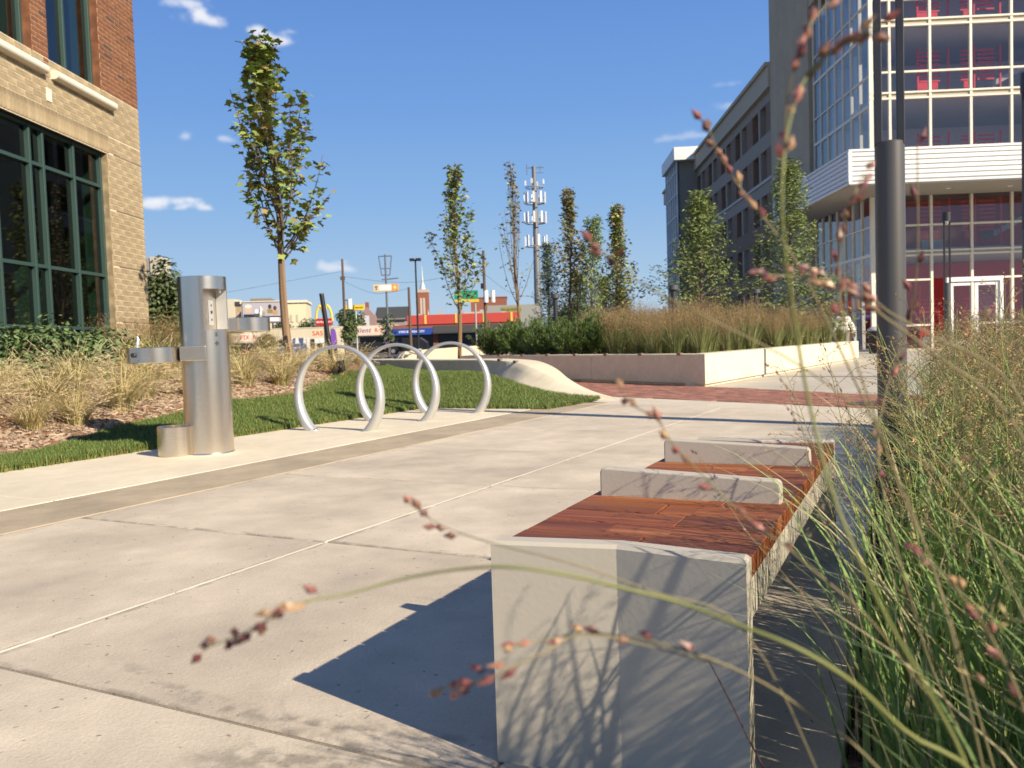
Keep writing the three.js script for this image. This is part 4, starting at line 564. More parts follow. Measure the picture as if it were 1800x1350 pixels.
// feathery conical trees
function featherTree(label, pos, H, Rm, seed, pal, n = 9000, name = 'feathery_tree') {
  const t = thing(name, label, 'tree', pos, 0), r = mulberry(seed), L = new Leaves(), wood = [];
  part(t, 'trunk', sweep([[0, -0.05, 0], [0.02, H * 0.5, 0], [0, H * 0.97, 0.02]], [0.07, 0.05, 0.012], 8), twig);
  const nb = 90, tips = [];
  for (let i = 0; i < nb; i++) { const k = 0.06 + 0.92 * (i / nb), az = i * 2.399 + r(), len = (Rm * (1 - k) + 0.04) * (0.5 + 0.75 * r()), up = 0.15 + 0.55 * k, a = new THREE.Vector3(0, H * k, 0), d = dirOf(az, up), m = a.clone().addScaledVector(d, len * 0.6), e = a.clone().addScaledVector(d, len).add(new THREE.Vector3(0, -0.1 * len, 0)); wood.push(sweep([a, m, e], [0.016, 0.003], 4)); tips.push(new THREE.QuadraticBezierCurve3(a, m, e)); }
  part(t, 'branches', join(wood), twig);
  for (let i = 0; i < n; i++) { const c = tips[(r() * nb) | 0], p = c.getPoint(0.18 + 0.86 * r() ** 0.8), w = 0.07 + Rm * 0.075; p.x += (r() - 0.5) * w * 2; p.y += (r() - 0.5) * w * 1.6; p.z += (r() - 0.5) * w * 2; const d = dirOf(r() * 6.28, -0.7 + r() * 1.3), s = new THREE.Vector3(0, 1, 0).cross(d).normalize().applyAxisAngle(d, r() * 3); L.leaf(p, d, s, 0.09 + r() * 0.08, 0.035, vary(pick(r, pal), r), 0.1); }
  part(t, 'crown', L.geo(), leafMat); return t;
}
const fPal = [[0.14, 0.19, 0.045], [0.18, 0.23, 0.06], [0.22, 0.27, 0.075], [0.1, 0.14, 0.035]];
featherTree('feathery light green tree in the planter, left of the two', [5.35, 0.4, -24], 4.4, 1.95, 31, fPal, 6800).userData.group = 'feathery trees in front of the garage';
featherTree('feathery light green tree in the planter beside the white canopy', [7.85, 0.4, -24], 5.2, 2.0, 37, fPal, 7600).userData.group = 'feathery trees in front of the garage';
featherTree('dark grey-green conifer behind the slim trees', [1.5, 0.3, -33], 4.3, 0.95, 41, [[0.09, 0.13, 0.075], [0.12, 0.16, 0.085], [0.07, 0.1, 0.06]], 3600, 'conifer');
featherTree('dark grey-green conifer at the foot of the bushy tree', [4.4, 0.3, -34], 2.6, 1.1, 43, [[0.09, 0.13, 0.06], [0.12, 0.17, 0.07], [0.07, 0.1, 0.05]], 4000, 'conifer');
featherTree('bushy green conifer between the slim trees, behind the bollard light', [2.7, 0, -34.2], 3.5, 1.45, 47, [[0.1, 0.15, 0.06], [0.13, 0.18, 0.07], [0.07, 0.11, 0.05]], 4200, 'conifer');
featherTree('bushy olive conifer right behind the bushy yellow-spotted tree', [3.9, 0, -35], 3.4, 1.5, 49, [[0.14, 0.17, 0.055], [0.17, 0.2, 0.06], [0.09, 0.12, 0.04]], 4200, 'conifer');
// rounded leafy shrubs and small trees
function shrub(name, label, cat, pos, rx, ry, rz, o, group) {
  const t = thing(name, label, cat, pos, 0, group), r = mulberry(o.seed), L = new Leaves(), wood = [], lobes = [];
  for (let i = 0; i < (o.lobes ?? 14); i++) { const a = r() * 6.28, e = r(), q = 0.55 * Math.sqrt(r()); lobes.push([Math.cos(a) * q * rx, (o.trunk ?? 0) + ry * (0.3 + 1.25 * e), Math.sin(a) * q * rz, 0.38 + r() * 0.22]); }
  for (const l of lobes) wood.push(sweep([[0, -0.05, 0], [l[0] * 0.35, l[1] * 0.5, l[2] * 0.35], [l[0], l[1], l[2]]], [o.stem ?? 0.014, 0.004], 5));
  part(t, o.trunk ? 'trunk' : 'stems', join(wood), twig);
  for (let i = 0; i < o.leaves; i++) { const l = pick(r, lobes), d = dirOf(r() * 6.28, Math.asin(r() * 2 - 1)), q = l[3] * (0.55 + 0.5 * Math.sqrt(r())), p = new THREE.Vector3(l[0] + d.x * q * rx, Math.max(0.02, l[1] + d.y * q * ry), l[2] + d.z * q * rz), n = d.clone().add(new THREE.Vector3((r() - 0.5), 0.5 + r() * 0.6, (r() - 0.5))).normalize(), s = new THREE.Vector3(r() - 0.5, r() - 0.5, r() - 0.5).cross(n).normalize(), dd = n.clone().cross(s), w = o.leaf * (0.7 + r() * 0.6); L.leaf(p, dd, s, w, w * (o.aspect ?? 0.6), vary(pick(r, o.pal), r), 0.12); }
  part(t, o.trunk ? 'crown' : 'foliage', L.geo(), leafMat); return t;
}
const hedgePal = [[0.08, 0.13, 0.04], [0.11, 0.17, 0.055], [0.15, 0.21, 0.08], [0.06, 0.1, 0.03]];
[[-6.55, -10.6, 0.75, 0.42], [-6.25, -11.35, 0.7, 0.44], [-5.95, -12.0, 0.65, 0.42], [-6.9, -9.9, 0.7, 0.42]].forEach(([x, z, rx, ry], i) => shrub('leafy_shrub', 'dense dark green shrub in the row below the green-framed window', 'shrub', [x, landH(x, z), z], rx, ry, 0.6, { seed: 50 + i, leaves: 1900, leaf: 0.085, pal: hedgePal, lobes: 18 }, 'shrub row along the brick building'));
shrub('golden_shrub', 'small yellow-green shrub at the end of the shrub row', 'shrub', [-5.3, landH(-5.3, -12.2), -12.2], 0.34, 0.3, 0.34, { seed: 60, leaves: 900, leaf: 0.06, pal: [[0.25, 0.24, 0.04], [0.3, 0.28, 0.05], [0.16, 0.18, 0.04]] });
shrub('small_tree', 'dark bushy tree against the grey rendered wall', 'tree', [-8.15, 0.15, -20.6], 0.85, 1.15, 0.85, { seed: 62, leaves: 5600, leaf: 0.12, pal: [[0.06, 0.09, 0.025], [0.08, 0.11, 0.035], [0.045, 0.07, 0.02], [0.1, 0.12, 0.04]], trunk: 0.75, stem: 0.045, lobes: 22 });
// juniper: upswept sprays of scale leaves
[[-0.35, -21.15], [0.25, -20.4], [0.85, -19.5], [1.4, -18.6], [1.95, -18.6], [0.3, -21.6]].forEach(([x, z], i) => {
  const t = thing('juniper', 'low spreading bright green juniper along the planter edge', 'shrub', [x, 0.42, z], i * 1.3, 'junipers along the planter edge'), r = mulberry(70 + i), L = new Leaves(), wood = [];
  for (let b = 0; b < 80; b++) { const az = b * 2.4 + r(), el = 0.18 + r() * 1.0, len = (0.5 + r() * 0.45) * (0.75 + 0.2 * Math.sin(el)), d = dirOf(az, el), p0 = new THREE.Vector3(0, 0.04, 0), m = p0.clone().addScaledVector(d, len * 0.6), e = p0.clone().addScaledVector(d, len).add(new THREE.Vector3(0, 0.13, 0)), c = new THREE.QuadraticBezierCurve3(p0, m, e); if (b % 3 === 0) wood.push(sweep([p0, m, e], [0.014, 0.004], 4)); for (let k = 0; k < 62; k++) { const q = 0.22 + 0.8 * r() ** 0.7, p = c.getPoint(Math.min(1, q)), w = 0.15 * (1.15 - q * 0.6); p.x += (r() - 0.5) * w; p.y += (r() - 0.5) * w; p.z += (r() - 0.5) * w; const dd = d.clone().add(new THREE.Vector3((r() - 0.5) * 1.1, 0.3 + r() * 0.6, (r() - 0.5) * 1.1)).normalize(), s = new THREE.Vector3(0, 1, 0.1).cross(dd).normalize().applyAxisAngle(dd, r() * 3); L.leaf(p, dd, s, 0.07 + r() * 0.05, 0.02, vary(pick(r, [[0.065, 0.12, 0.022], [0.09, 0.16, 0.03], [0.045, 0.085, 0.018], [0.12, 0.18, 0.04]]), r), 0.1); } }
  part(t, 'branches', join(wood), twig); part(t, 'foliage', L.geo(), leafMat);
});
// grass tufts
function tuft(o) {
  const r = mulberry(o.seed), L = new Leaves();
  for (let i = 0; i < o.n; i++) { const az = r() * 6.28, b = o.rad * Math.sqrt(r()), base = new THREE.Vector3(Math.sin(az) * b, 0, -Math.cos(az) * b), len = o.len * (0.6 + 0.55 * r()), lean = o.lean * (0.25 + r()), a2 = az + (r() - 0.5) * 1.2, pts = []; for (let k = 0; k <= o.seg; k++) { const q = k / o.seg, out = Math.sin(lean) * len * q ** 1.5, up = len * q * (1 - 0.42 * Math.sin(lean) * q) - o.droop * len * q ** 3 * lean; pts.push(new THREE.Vector3(base.x + Math.sin(a2) * out, Math.max(0.004, up), base.z - Math.cos(a2) * out)); } L.blade(pts, o.wid * (0.6 + 0.8 * r()), { x: Math.cos(a2), z: Math.sin(a2) }, vary(pick(r, o.pal), r), 0.12); o.tip?.(L, pts, r); }
  return L.geo();
}
const tanPal = [[0.62, 0.49, 0.22], [0.7, 0.57, 0.28], [0.5, 0.4, 0.17], [0.58, 0.48, 0.22]], tuftGreen = [[0.2, 0.24, 0.07], [0.27, 0.29, 0.1], [0.15, 0.19, 0.06]];
{
  const geos = [1, 2, 3, 4].map((s) => [tuft({ seed: 100 + s, n: 300, rad: 0.09, len: 0.55, lean: 1.1, droop: 0.24, seg: 6, wid: 0.0052, pal: tanPal, tip: (L, p, r) => { if (r() < 0.6) { const e = p[p.length - 1], d = e.clone().sub(p[p.length - 2]).normalize(); for (let k = 0; k < 3; k++) L.leaf(e.clone().addScaledVector(d, -k * 0.03), d, new THREE.Vector3(r() - 0.5, r() - 0.5, r() - 0.5).normalize(), 0.05, 0.008, vary([0.66, 0.54, 0.32], r)); } } }), tuft({ seed: 120 + s, n: 90, rad: 0.09, len: 0.38, lean: 0.8, droop: 0.2, seg: 5, wid: 0.006, pal: tuftGreen })]);
  const r = mulberry(200), spots = [[-4.35, -7.75], [-4.15, -8.15], [-4.8, -7.6], [-4.05, -8.9], [-4.6, -8.5], [-5.1, -8.2], [-4.2, -9.75], [-4.75, -9.3], [-5.3, -9.0], [-5.6, -8.3], [-3.75, -10.3], [-4.5, -10.4], [-5.0, -10.0], [-3.55, -11.4], [-4.1, -11.2], [-3.2, -11.9], [-3.8, -12.2], [-3.35, -12.9], [-3.3, -13.6], [-4.6, -11.4], [-2.75, -13.7], [-3.2, -14.6], [-3.75, -13.3], [-4.4, -12.4], [-5.7, -9.5], [-6.0, -8.9], [-5.2, -7.3], [-5.4, -7.7], [-3.6, -16.2], [-3.0, -17]];
  let first = [];
  spots.forEach(([x, z], i) => {
    const k = i % 4, s = 0.78 + r() * 0.5;
    let t = first[k]; const p = [x, landH(x, z) + 0.015, z], label = 'straw-coloured fountaining grass tuft with green base in the mulch bed';
    if (!t) { t = first[k] = thing('grass_tuft', label, 'grass', p, r() * 6, 'straw-coloured grass tufts in the bed'); part(t, 'straw_blades', geos[k][0], thinBlade); part(t, 'green_blades', geos[k][1], bladeMat); t.scale.setScalar(s); } else { t = copyOf(t, p, r() * 6); t.scale.setScalar(s); }
  });
}
// switchgrass: tall leafy clump topped by a haze of fine rusty seed heads
const swPal = [[0.13, 0.17, 0.045], [0.18, 0.21, 0.065], [0.09, 0.125, 0.035], [0.27, 0.24, 0.09]];
function rustTuft(seed, h, hazeCol) {
  const a = tuft({ seed, n: 130, rad: 0.16, len: h * 0.78, lean: 0.42, droop: 0.12, seg: 4, wid: 0.011, pal: swPal });
  const r = mulberry(seed + 7), L = new Leaves();
  for (let i = 0; i < 46; i++) { const az = r() * 6.28, lean = 0.05 + r() * 0.38, top = dirOf(az, 1.57 - lean).multiplyScalar(h * (0.82 + r() * 0.3)), mid = top.clone().multiplyScalar(0.5); mid.x *= 0.7; mid.z *= 0.7; L.blade([new THREE.Vector3(0, 0, 0), mid, top], 0.005, { x: Math.cos(az), z: Math.sin(az) }, [0.26, 0.22, 0.09], 0.5); for (let k = 0; k < 19; k++) { const q = 0.62 + 0.4 * r(), p = new THREE.Vector3().lerpVectors(mid, top, q * 2 - 1 > 0 ? (q - 0.5) * 2 : 0); p.x += (r() - 0.5) * 0.15; p.y += (r() - 0.4) * 0.1; p.z += (r() - 0.5) * 0.15; const d = dirOf(r() * 6.28, 0.3 + r()); L.leaf(p, d, new THREE.Vector3(d.z, 0, -d.x).normalize(), 0.045, 0.0075, vary(pick(r, hazeCol), r)); } }
  return [a, L.geo()];
}
const rust = [[0.43, 0.27, 0.12], [0.48, 0.34, 0.16], [0.32, 0.2, 0.09], [0.36, 0.29, 0.13]];
const tallKinds = [301, 302, 303].map((s) => rustTuft(s, 0.95, rust));
{
  const r = mulberry(210), list = [[], [], []], inTri = (x, z) => { const rx = PC[0] + ((PR[0] - PC[0]) * (z - PC[1])) / (PR[1] - PC[1]), lx = PC[0] + ((PL[0] - PC[0]) * (z - PC[1])) / (PL[1] - PC[1]); return x < rx - 0.55 && x > lx + 0.6; };
  for (let i = 0; i < 1600; i++) { const z = -14.9 - r() * 10.5, x = -0.5 + r() * 10.2; if (!inTri(x, z) || (x < 2.1 && z < -17.4 && x < 2.6 + (z + 17.4) * -0.0)) continue; const l = list[i % 3]; if (list.flat().some((q) => Math.hypot(q[0] - x, q[2] - z) < 0.4)) continue; l.push([x, 0.44, z, 0, r() * 6.3, 0, 0.68 + r() * 0.5]); }
  const t = tag(thing('tall_grass', 'mass of rusty-topped green grass filling the raised planter', 'grass'), 'mass of rusty-topped green grass filling the raised planter', 'grass', null, 'stuff');
  list.forEach((l, k) => { scatter('leaves', 'green grass leaves', tallKinds[k][0], bladeMat, l, null, t); scatter('seed_heads', 'rusty seed heads', tallKinds[k][1], thinBlade, l, null, t); });
}
{ // clumps of the same grass against the brick building and by the car park
  const r = mulberry(220); let k0 = null;
  [[-6.3, -13.6], [-6.15, -14.4], [-6.25, -15.2], [-6.3, -16.1], [-6.0, -16.9], [-6.7, -17.4], [-5.4, -16.4], [-4.9, -15.2], [-4.6, -16.6], [-5.9, -17.9], [-5.1, -17.6]].forEach(([x, z], i) => { const near = i < 6, label = near ? 'brown-topped tall grass clump at the corner of the brick building' : 'brown-topped tall grass clump on the lawn past the drinking fountain', p = [x, landH(x, z), z]; if (!k0) { k0 = thing('tall_grass_clump', label, 'grass', p, 0, 'tall grass clumps by the brick building'); part(k0, 'leaves', tallKinds[0][0], bladeMat); part(k0, 'seed_heads', tallKinds[0][1], thinBlade); k0.scale.setScalar(0.95); } else { const c = copyOf(k0, p, r() * 6, label); c.scale.setScalar((near ? 0.85 : 0.7) + r() * 0.2); } });
}

// ================= TALL GRASS BESIDE THE BENCH =================
const seedCols = [[0.42, 0.28, 0.12], [0.52, 0.38, 0.17], [0.32, 0.19, 0.09], [0.56, 0.43, 0.2], [0.34, 0.17, 0.11]];
{
  const mass = tag(thing('switchgrass', 'dense tall switchgrass with airy tan seed heads beside the bench', 'grass'), 'dense tall switchgrass with airy tan seed heads beside the bench', 'grass', null, 'stuff');
  const blades = [0, 1, 2, 3, 4].map((s) => { const L = new Leaves(), r = mulberry(400 + s), len = 0.62 + s * 0.05, bend = 0.06 + s * 0.085, pts = []; for (let k = 0; k <= 8; k++) { const q = k / 8; pts.push(new THREE.Vector3(bend * len * q ** 2.2 * 1.2, len * (q - 0.28 * bend * 2 * q ** 3), 0.02 * Math.sin(q * 4 + s))); } L.blade(pts, 0.0115, { x: 0, z: 1 }, [1, 1, 1], 0.06); return L.geo(); });
  const culm = (s) => {
    const L = new Leaves(), r = mulberry(440 + s), h = 0.92 + 0.1 * r(), lean = 0.06 + 0.16 * r(), at = (q) => new THREE.Vector3(lean * q * q * h + 0.01 * Math.sin(q * 5), h * q, 0.015 * Math.sin(q * 3 + s)), pts = []; for (let k = 0; k <= 9; k++) pts.push(at(k / 9));
    const st = tint(sweep(pts, [0.0019, 0.0006], 4), [0.2, 0.25, 0.07]);
    const wood = []; for (let b = 0; b < 17; b++) { const q = 0.56 + 0.43 * (b / 17), a = at(q), az = b * 2.4 + r(), len = (0.2 * (1.05 - q) * 2.1 + 0.035) * (0.7 + 0.5 * r()), d = dirOf(az, 0.55 + r() * 0.5), m = a.clone().addScaledVector(d, len * 0.5), e = a.clone().addScaledVector(d, len).add(new THREE.Vector3(0, -0.22 * len, 0)), c = new THREE.QuadraticBezierCurve3(a, m, e); wood.push(tint(sweep([a, m, e], [0.0007, 0.0004], 3), [0.24, 0.19, 0.09])); for (let k = 0; k < 5; k++) { const p = c.getPoint(0.35 + 0.65 * r()), dd = dirOf(az + (r() - 0.5) * 2, r() * 1.2 - 0.2); p.addScaledVector(dd, 0.004); L.grain(p, dd, 0.006 + r() * 0.003, 0.0014, vary(pick(r, seedCols), r)); } }
    return join([st, ...wood, L.geo()]);
  };
  const culms = [0, 1, 2, 3, 4].map(culm);
  const r = mulberry(500), bl = blades.map(() => []), cu = culms.map(() => []);
  const ok = (x, z) => { const D = -z, az = Math.atan2(x, D) / R; if (Math.hypot(x, z) < 0.5) return false; if (D > 0 && az < 40 && Math.hypot(x, z) < 1.15) return false; return true; };
  for (let c = 0; c < 640; c++) {
    const u = -1.6 + r() * 9.3, e = -0.095 - 0.062 * u, near = c % 2, v = e + 0.1 + 0.3 * sstep(u, 2.6, 4.2) + (near ? r() * 0.55 : 0.2 + r() * 2.6), [x, z] = uv2(u, v); if (!ok(x, z) || (!near && u < 3.4 && r() < 0.84)) continue;
    const dist = Math.hypot(x, z), nb = dist < 3.5 ? 58 : 50, nc = 3;
    for (let i = 0; i < nb; i++) { const a = r() * 6.28, q = 0.1 * Math.sqrt(r()), k = (r() * 5) | 0; bl[k].push([x + Math.cos(a) * q, -0.05, z + Math.sin(a) * q, 0, r() * 6.28, (r() - 0.5) * (near ? 0.22 : 0.5), 0.5 + r() * 0.62]); }
    for (let i = 0; i < nc; i++) { const a = r() * 6.28, q = 0.08 * Math.sqrt(r()), k = (r() * 5) | 0; cu[k].push([x + Math.cos(a) * q, -0.05, z + Math.sin(a) * q, (r() - 0.5) * (near ? 0.16 : 0.3), r() * 6.28, (r() - 0.5) * (near ? 0.16 : 0.3), (near ? 0.72 : 0.62) + r() * 0.28]); }
  }
  blades.forEach((g, k) => scatter('leaves', 'long green grass leaves', g, thinBlade, bl[k], [[0.19, 0.31, 0.06], [0.25, 0.39, 0.085], [0.14, 0.23, 0.05], [0.31, 0.39, 0.11], [0.2, 0.32, 0.07], [0.28, 0.4, 0.1], [0.48, 0.4, 0.19]], mass));
  culms.forEach((g, k) => scatter('seed_heads', 'fine tan seed heads', g, bladeMat, cu[k], [[1, 1, 1], [1.15, 1.05, 0.9], [0.85, 0.9, 0.85]], mass));
}
{ // single stems that arch over the bench, close to us; each is rooted in the bed
  const stems = [
    [[[0.227, 0.594, -0.431], [0.209, 0.631, -0.429], [0.18, 0.678, -0.414], [0.161, 0.717, -0.408], [0.155, 0.743, -0.419], [0.149, 0.787, -0.432], [0.141, 0.827, -0.427], [0.132, 0.862, -0.412], [0.13, 0.888, -0.408], [0.139, 0.923, -0.422], [0.152, 0.948, -0.432], [0.163, 0.957, -0.425], [0.178, 0.963, -0.41]], 0.0012, 0.0005, 0.72, 'tall green grass stem whose tip nods over the white canopy', 16],
    [[[0.145, 0.904, -0.452], [0.143, 0.936, -0.438], [0.144, 0.954, -0.427], [0.154, 0.972, -0.435], [0.169, 0.989, -0.45]], 0.0006, 0.0003, 0.3, 'short reddish seed branch beside the nodding green stem', 9, true],
    [[[0.233, 0.588, -0.431], [0.197, 0.613, -0.429], [0.163, 0.647, -0.414], [0.133, 0.668, -0.408], [0.109, 0.676, -0.419], [0.083, 0.684, -0.432], [0.054, 0.694, -0.427], [0.025, 0.706, -0.412], [-0.003, 0.712, -0.408], [-0.031, 0.708, -0.422], [-0.061, 0.701, -0.432], [-0.089, 0.696, -0.425], [-0.103, 0.698, -0.41], [-0.119, 0.691, -0.41], [-0.141, 0.678, -0.424], [-0.163, 0.668, -0.433]], 0.0013, 0.0003, 0.79, 'grass stem arching past the bench end, its red seeds over the paving', 15],
    [[[0.133, 0.644, -0.511], [0.079, 0.672, -0.493], [0.029, 0.693, -0.485], [-0.013, 0.702, -0.499], [-0.037, 0.707, -0.514], [-0.05, 0.715, -0.509], [-0.061, 0.729, -0.491]], 0.0005, 0.0003, 0.7, 'thin grass stem with two dark seeds in front of the bench top', 6],
    [[[0.276, 0.66, -0.564], [0.246, 0.737, -0.562], [0.209, 0.806, -0.543], [0.178, 0.864, -0.534], [0.161, 0.896, -0.549], [0.155, 0.912, -0.565], [0.143, 0.928, -0.56], [0.13, 0.94, -0.54], [0.125, 0.952, -0.535]], 0.0008, 0.0004, 0.55, 'grass stem with red seeds pointing up across the parking garage', 13],
    [[[0.278, 0.702, -0.513], [0.223, 0.759, -0.511], [0.164, 0.802, -0.493], [0.113, 0.829, -0.485], [0.084, 0.847, -0.499], [0.077, 0.854, -0.514], [0.069, 0.858, -0.509], [0.059, 0.866, -0.491], [0.049, 0.873, -0.486]], 0.0006, 0.0004, 0.8, 'grass stem whose seeds hang over the planter trees and sky', 5],
    [[[0.263, 0.569, -0.513], [0.235, 0.613, -0.511], [0.201, 0.655, -0.493], [0.172, 0.681, -0.485], [0.157, 0.695, -0.499], [0.135, 0.713, -0.514], [0.11, 0.739, -0.509], [0.09, 0.76, -0.491], [0.082, 0.773, -0.486], [0.07, 0.781, -0.502], [0.065, 0.789, -0.515]], 0.0007, 0.0004, 0.45, 'grass stem with dark red seeds crossing both bench dividers', 12],
    [[[0.299, 0.763, -0.513], [0.251, 0.805, -0.511], [0.216, 0.826, -0.493], [0.194, 0.84, -0.485], [0.179, 0.847, -0.499], [0.172, 0.853, -0.514], [0.156, 0.854, -0.509], [0.142, 0.855, -0.491]], 0.0009, 0.0005, 0.45, 'grass stem with plump tan seeds in front of the feathery tree', 11],
    [[[0.311, 0.782, -0.533], [0.261, 0.815, -0.532], [0.225, 0.831, -0.513], [0.211, 0.84, -0.505], [0.207, 0.846, -0.519], [0.201, 0.853, -0.535], [0.187, 0.857, -0.529]], 0.0008, 0.0004, 0.45, 'grass stem with pinkish seeds just above the walking person', 10],
    [[[0.251, 0.675, -0.513], [0.233, 0.717, -0.511], [0.209, 0.768, -0.493], [0.193, 0.808, -0.485], [0.192, 0.834, -0.499], [0.197, 0.858, -0.514], [0.198, 0.877, -0.509], [0.193, 0.886, -0.491], [0.195, 0.895, -0.486], [0.207, 0.911, -0.502]], 0.0007, 0.0004, 0.5, 'upright grass stem with rosy seeds beside the dark lantern column', 13],
    [[[0.199, 0.573, -0.461], [0.15, 0.617, -0.46], [0.115, 0.643, -0.444], [0.084, 0.658, -0.437], [0.056, 0.662, -0.449], [0.033, 0.659, -0.463], [0.005, 0.657, -0.458], [-0.009, 0.66, -0.442]], 0.0007, 0.0004, 0.5, 'grass stem with brown seeds in front of the bench end panel', 9],
    [[[0.1, 0.65, -0.44], [0.031, 0.666, -0.442], [0.013, 0.663, -0.428], [-0.013, 0.656, -0.417], [-0.028, 0.648, -0.425], [-0.043, 0.641, -0.44]], 0.0005, 0.0004, 0.45, 'drooping seed branch at the left edge of the bench end panel', 11, true],
    [[[0.276, 0.32, -0.974], [0.243, 0.39, -0.971], [0.206, 0.464, -0.937]], 0.0016, 0.0007, 2, 'dark purplish dry stalk before the bench end panel', 0],
    [[[0.333, 0.492, -0.615], [0.299, 0.571, -0.613], [0.273, 0.633, -0.592], [0.254, 0.695, -0.582], [0.255, 0.74, -0.599], [0.27, 0.779, -0.617], [0.284, 0.827, -0.611], [0.279, 0.862, -0.589], [0.277, 0.945, -0.583]], 0.0008, 0.0004, 0.5, 'tall grass stem with dark red seeds against the glass front', 12],
    [[[0.275, 0.609, -0.461], [0.256, 0.651, -0.46], [0.235, 0.675, -0.444], [0.219, 0.693, -0.437], [0.207, 0.705, -0.449]], 0.001, 0.0005, 0.3, 'short grass stem with big rosy seeds low in the tall grass', 10],
    [[[0.345, 0.48, -0.923], [0.313, 0.526, -0.92], [0.273, 0.574, -0.888], [0.234, 0.62, -0.873], [0.209, 0.667, -0.898], [0.198, 0.697, -0.925]], 0.0007, 0.0003, 0.4, 'fine stem with tiny dark seeds across the nearer bench divider', 16],
    [[[0.446, 0.559, -1.025], [0.405, 0.616, -1.022], [0.352, 0.678, -0.987], [0.321, 0.72, -0.971], [0.321, 0.751, -0.998]], 0.0007, 0.0003, 0.4, 'fine stem with tiny dark seeds across the far end of the bench', 16],
    [[[0.352, 0.562, -0.923], [0.327, 0.626, -0.92], [0.305, 0.692, -0.888], [0.289, 0.742, -0.873], [0.274, 0.788, -0.898]], 0.0007, 0.0003, 0.4, 'fine stem with dark seeds rising past the farther bench divider', 16],
    [[[0.491, 0.556, -1.128], [0.468, 0.641, -1.125], [0.431, 0.698, -1.085], [0.41, 0.744, -1.068], [0.401, 0.786, -1.097], [0.406, 0.807, -1.131]], 0.0007, 0.0003, 0.4, 'fine stem with dark seeds against the bright planter wall', 16],
  ];
  const gM = S(0.2, 0.215, 0.065, 0.6), dM = S(0.07, 0.035, 0.035, 0.6), tM = S(0.24, 0.2, 0.1, 0.7), r = mulberry(900);
  stems.forEach(([pts, r0, r1, from, label, n, loose], i) => {
    const p0 = pts[0], p1 = pts[1], root = loose ? [] : [[p0[0] + (p0[0] - p1[0]) * 2 + 0.16, -0.05, p0[2] - 0.02], [p0[0] + (p0[0] - p1[0]) * 1.2 + 0.05, p0[1] * 0.55, p0[2] - 0.005]], all = smooth([...root, ...pts], 60);
    const t = thing('arching_grass', label, 'grass', [0, 0, 0], 0, 'single grass stems close to us'), red = i !== 0 && i !== 2, far = Math.hypot(pts[pts.length - 1][0], pts[pts.length - 1][2]) > 0.8;
    t.userData.kind = 'thing'; part(t, 'stem', sweep(all, [r0 * 1.1, r1], 6), label.startsWith('dark') ? dM : red ? tM : gM);
    const L = new Leaves(), c = new THREE.CatmullRomCurve3(all);
    for (let k = 0; k < n; k++) { const q = from + (1 - from) * ((k + 0.4 + r() * 0.6) / n), p = c.getPoint(Math.min(1, q)), tg = c.getTangent(Math.min(1, q)), d = tg.clone().add(new THREE.Vector3((r() - 0.5) * 1.5, (r() - 0.5) * 1.5, (r() - 0.5) * 1.5)).normalize(), e = p.clone().addScaledVector(d, far ? 0.007 : 0.0035); if (!far) L.leaf(p, d, new THREE.Vector3(d.z, 0.2, -d.x).normalize(), 0.005, 0.0008, [0.2, 0.15, 0.08]); L.grain(e, d.clone().lerp(tg, 0.5).normalize(), (far ? 0.006 : 0.009) + r() * 0.003, far ? 0.0013 : 0.0026, vary(pick(r, far ? [[0.16, 0.07, 0.05], [0.28, 0.16, 0.1], [0.12, 0.06, 0.05]] : [[0.2, 0.06, 0.05], [0.4, 0.24, 0.12], [0.13, 0.04, 0.04], [0.36, 0.15, 0.11], [0.24, 0.11, 0.07]]), r)); }
    if (n) part(t, 'seeds', L.geo(), foliage({ roughness: 0.45 }));
  });
}

// ================= THE STREET BEYOND =================
function printed(w, h, draw) { const c = document.createElement('canvas'); c.width = w; c.height = h; draw(c.getContext('2d'), w, h); const t = new THREE.CanvasTexture(c); t.colorSpace = THREE.SRGBColorSpace; t.anisotropy = 4; return new THREE.MeshStandardMaterial({ map: t, roughness: 0.6 }); }
function board(parent, name, x0, x1, y0, y1, z, mat) { const g = new THREE.PlaneGeometry(x1 - x0, y1 - y0); g.translate((x0 + x1) / 2, (y0 + y1) / 2, z); return part(parent, name, g, mat); }
const letters = (bg, items) => (c, w, h) => { c.fillStyle = bg; c.fillRect(0, 0, w, h); for (const [s, x, y, px, col, font = 'bold'] of items) { c.fillStyle = col; c.font = font + ' ' + px + 'px sans-serif'; c.textAlign = 'center'; c.textBaseline = 'middle'; c.fillText(s, x * w, y * h); } };
const storeCream = S(0.66, 0.58, 0.42, 0.85), storePink = S(0.68, 0.56, 0.46, 0.85), darkGlass = S(0.018, 0.02, 0.022, 0.25), brickFar = S(0.26, 0.095, 0.06, 0.9), awn = S(0.045, 0.048, 0.05, 0.8), roofDark = S(0.05, 0.052, 0.055, 0.85);
const T = (name, label, cat, x, z, turn = 0, group) => thing(name, label, cat, [x, -0.06, z], turn, group);
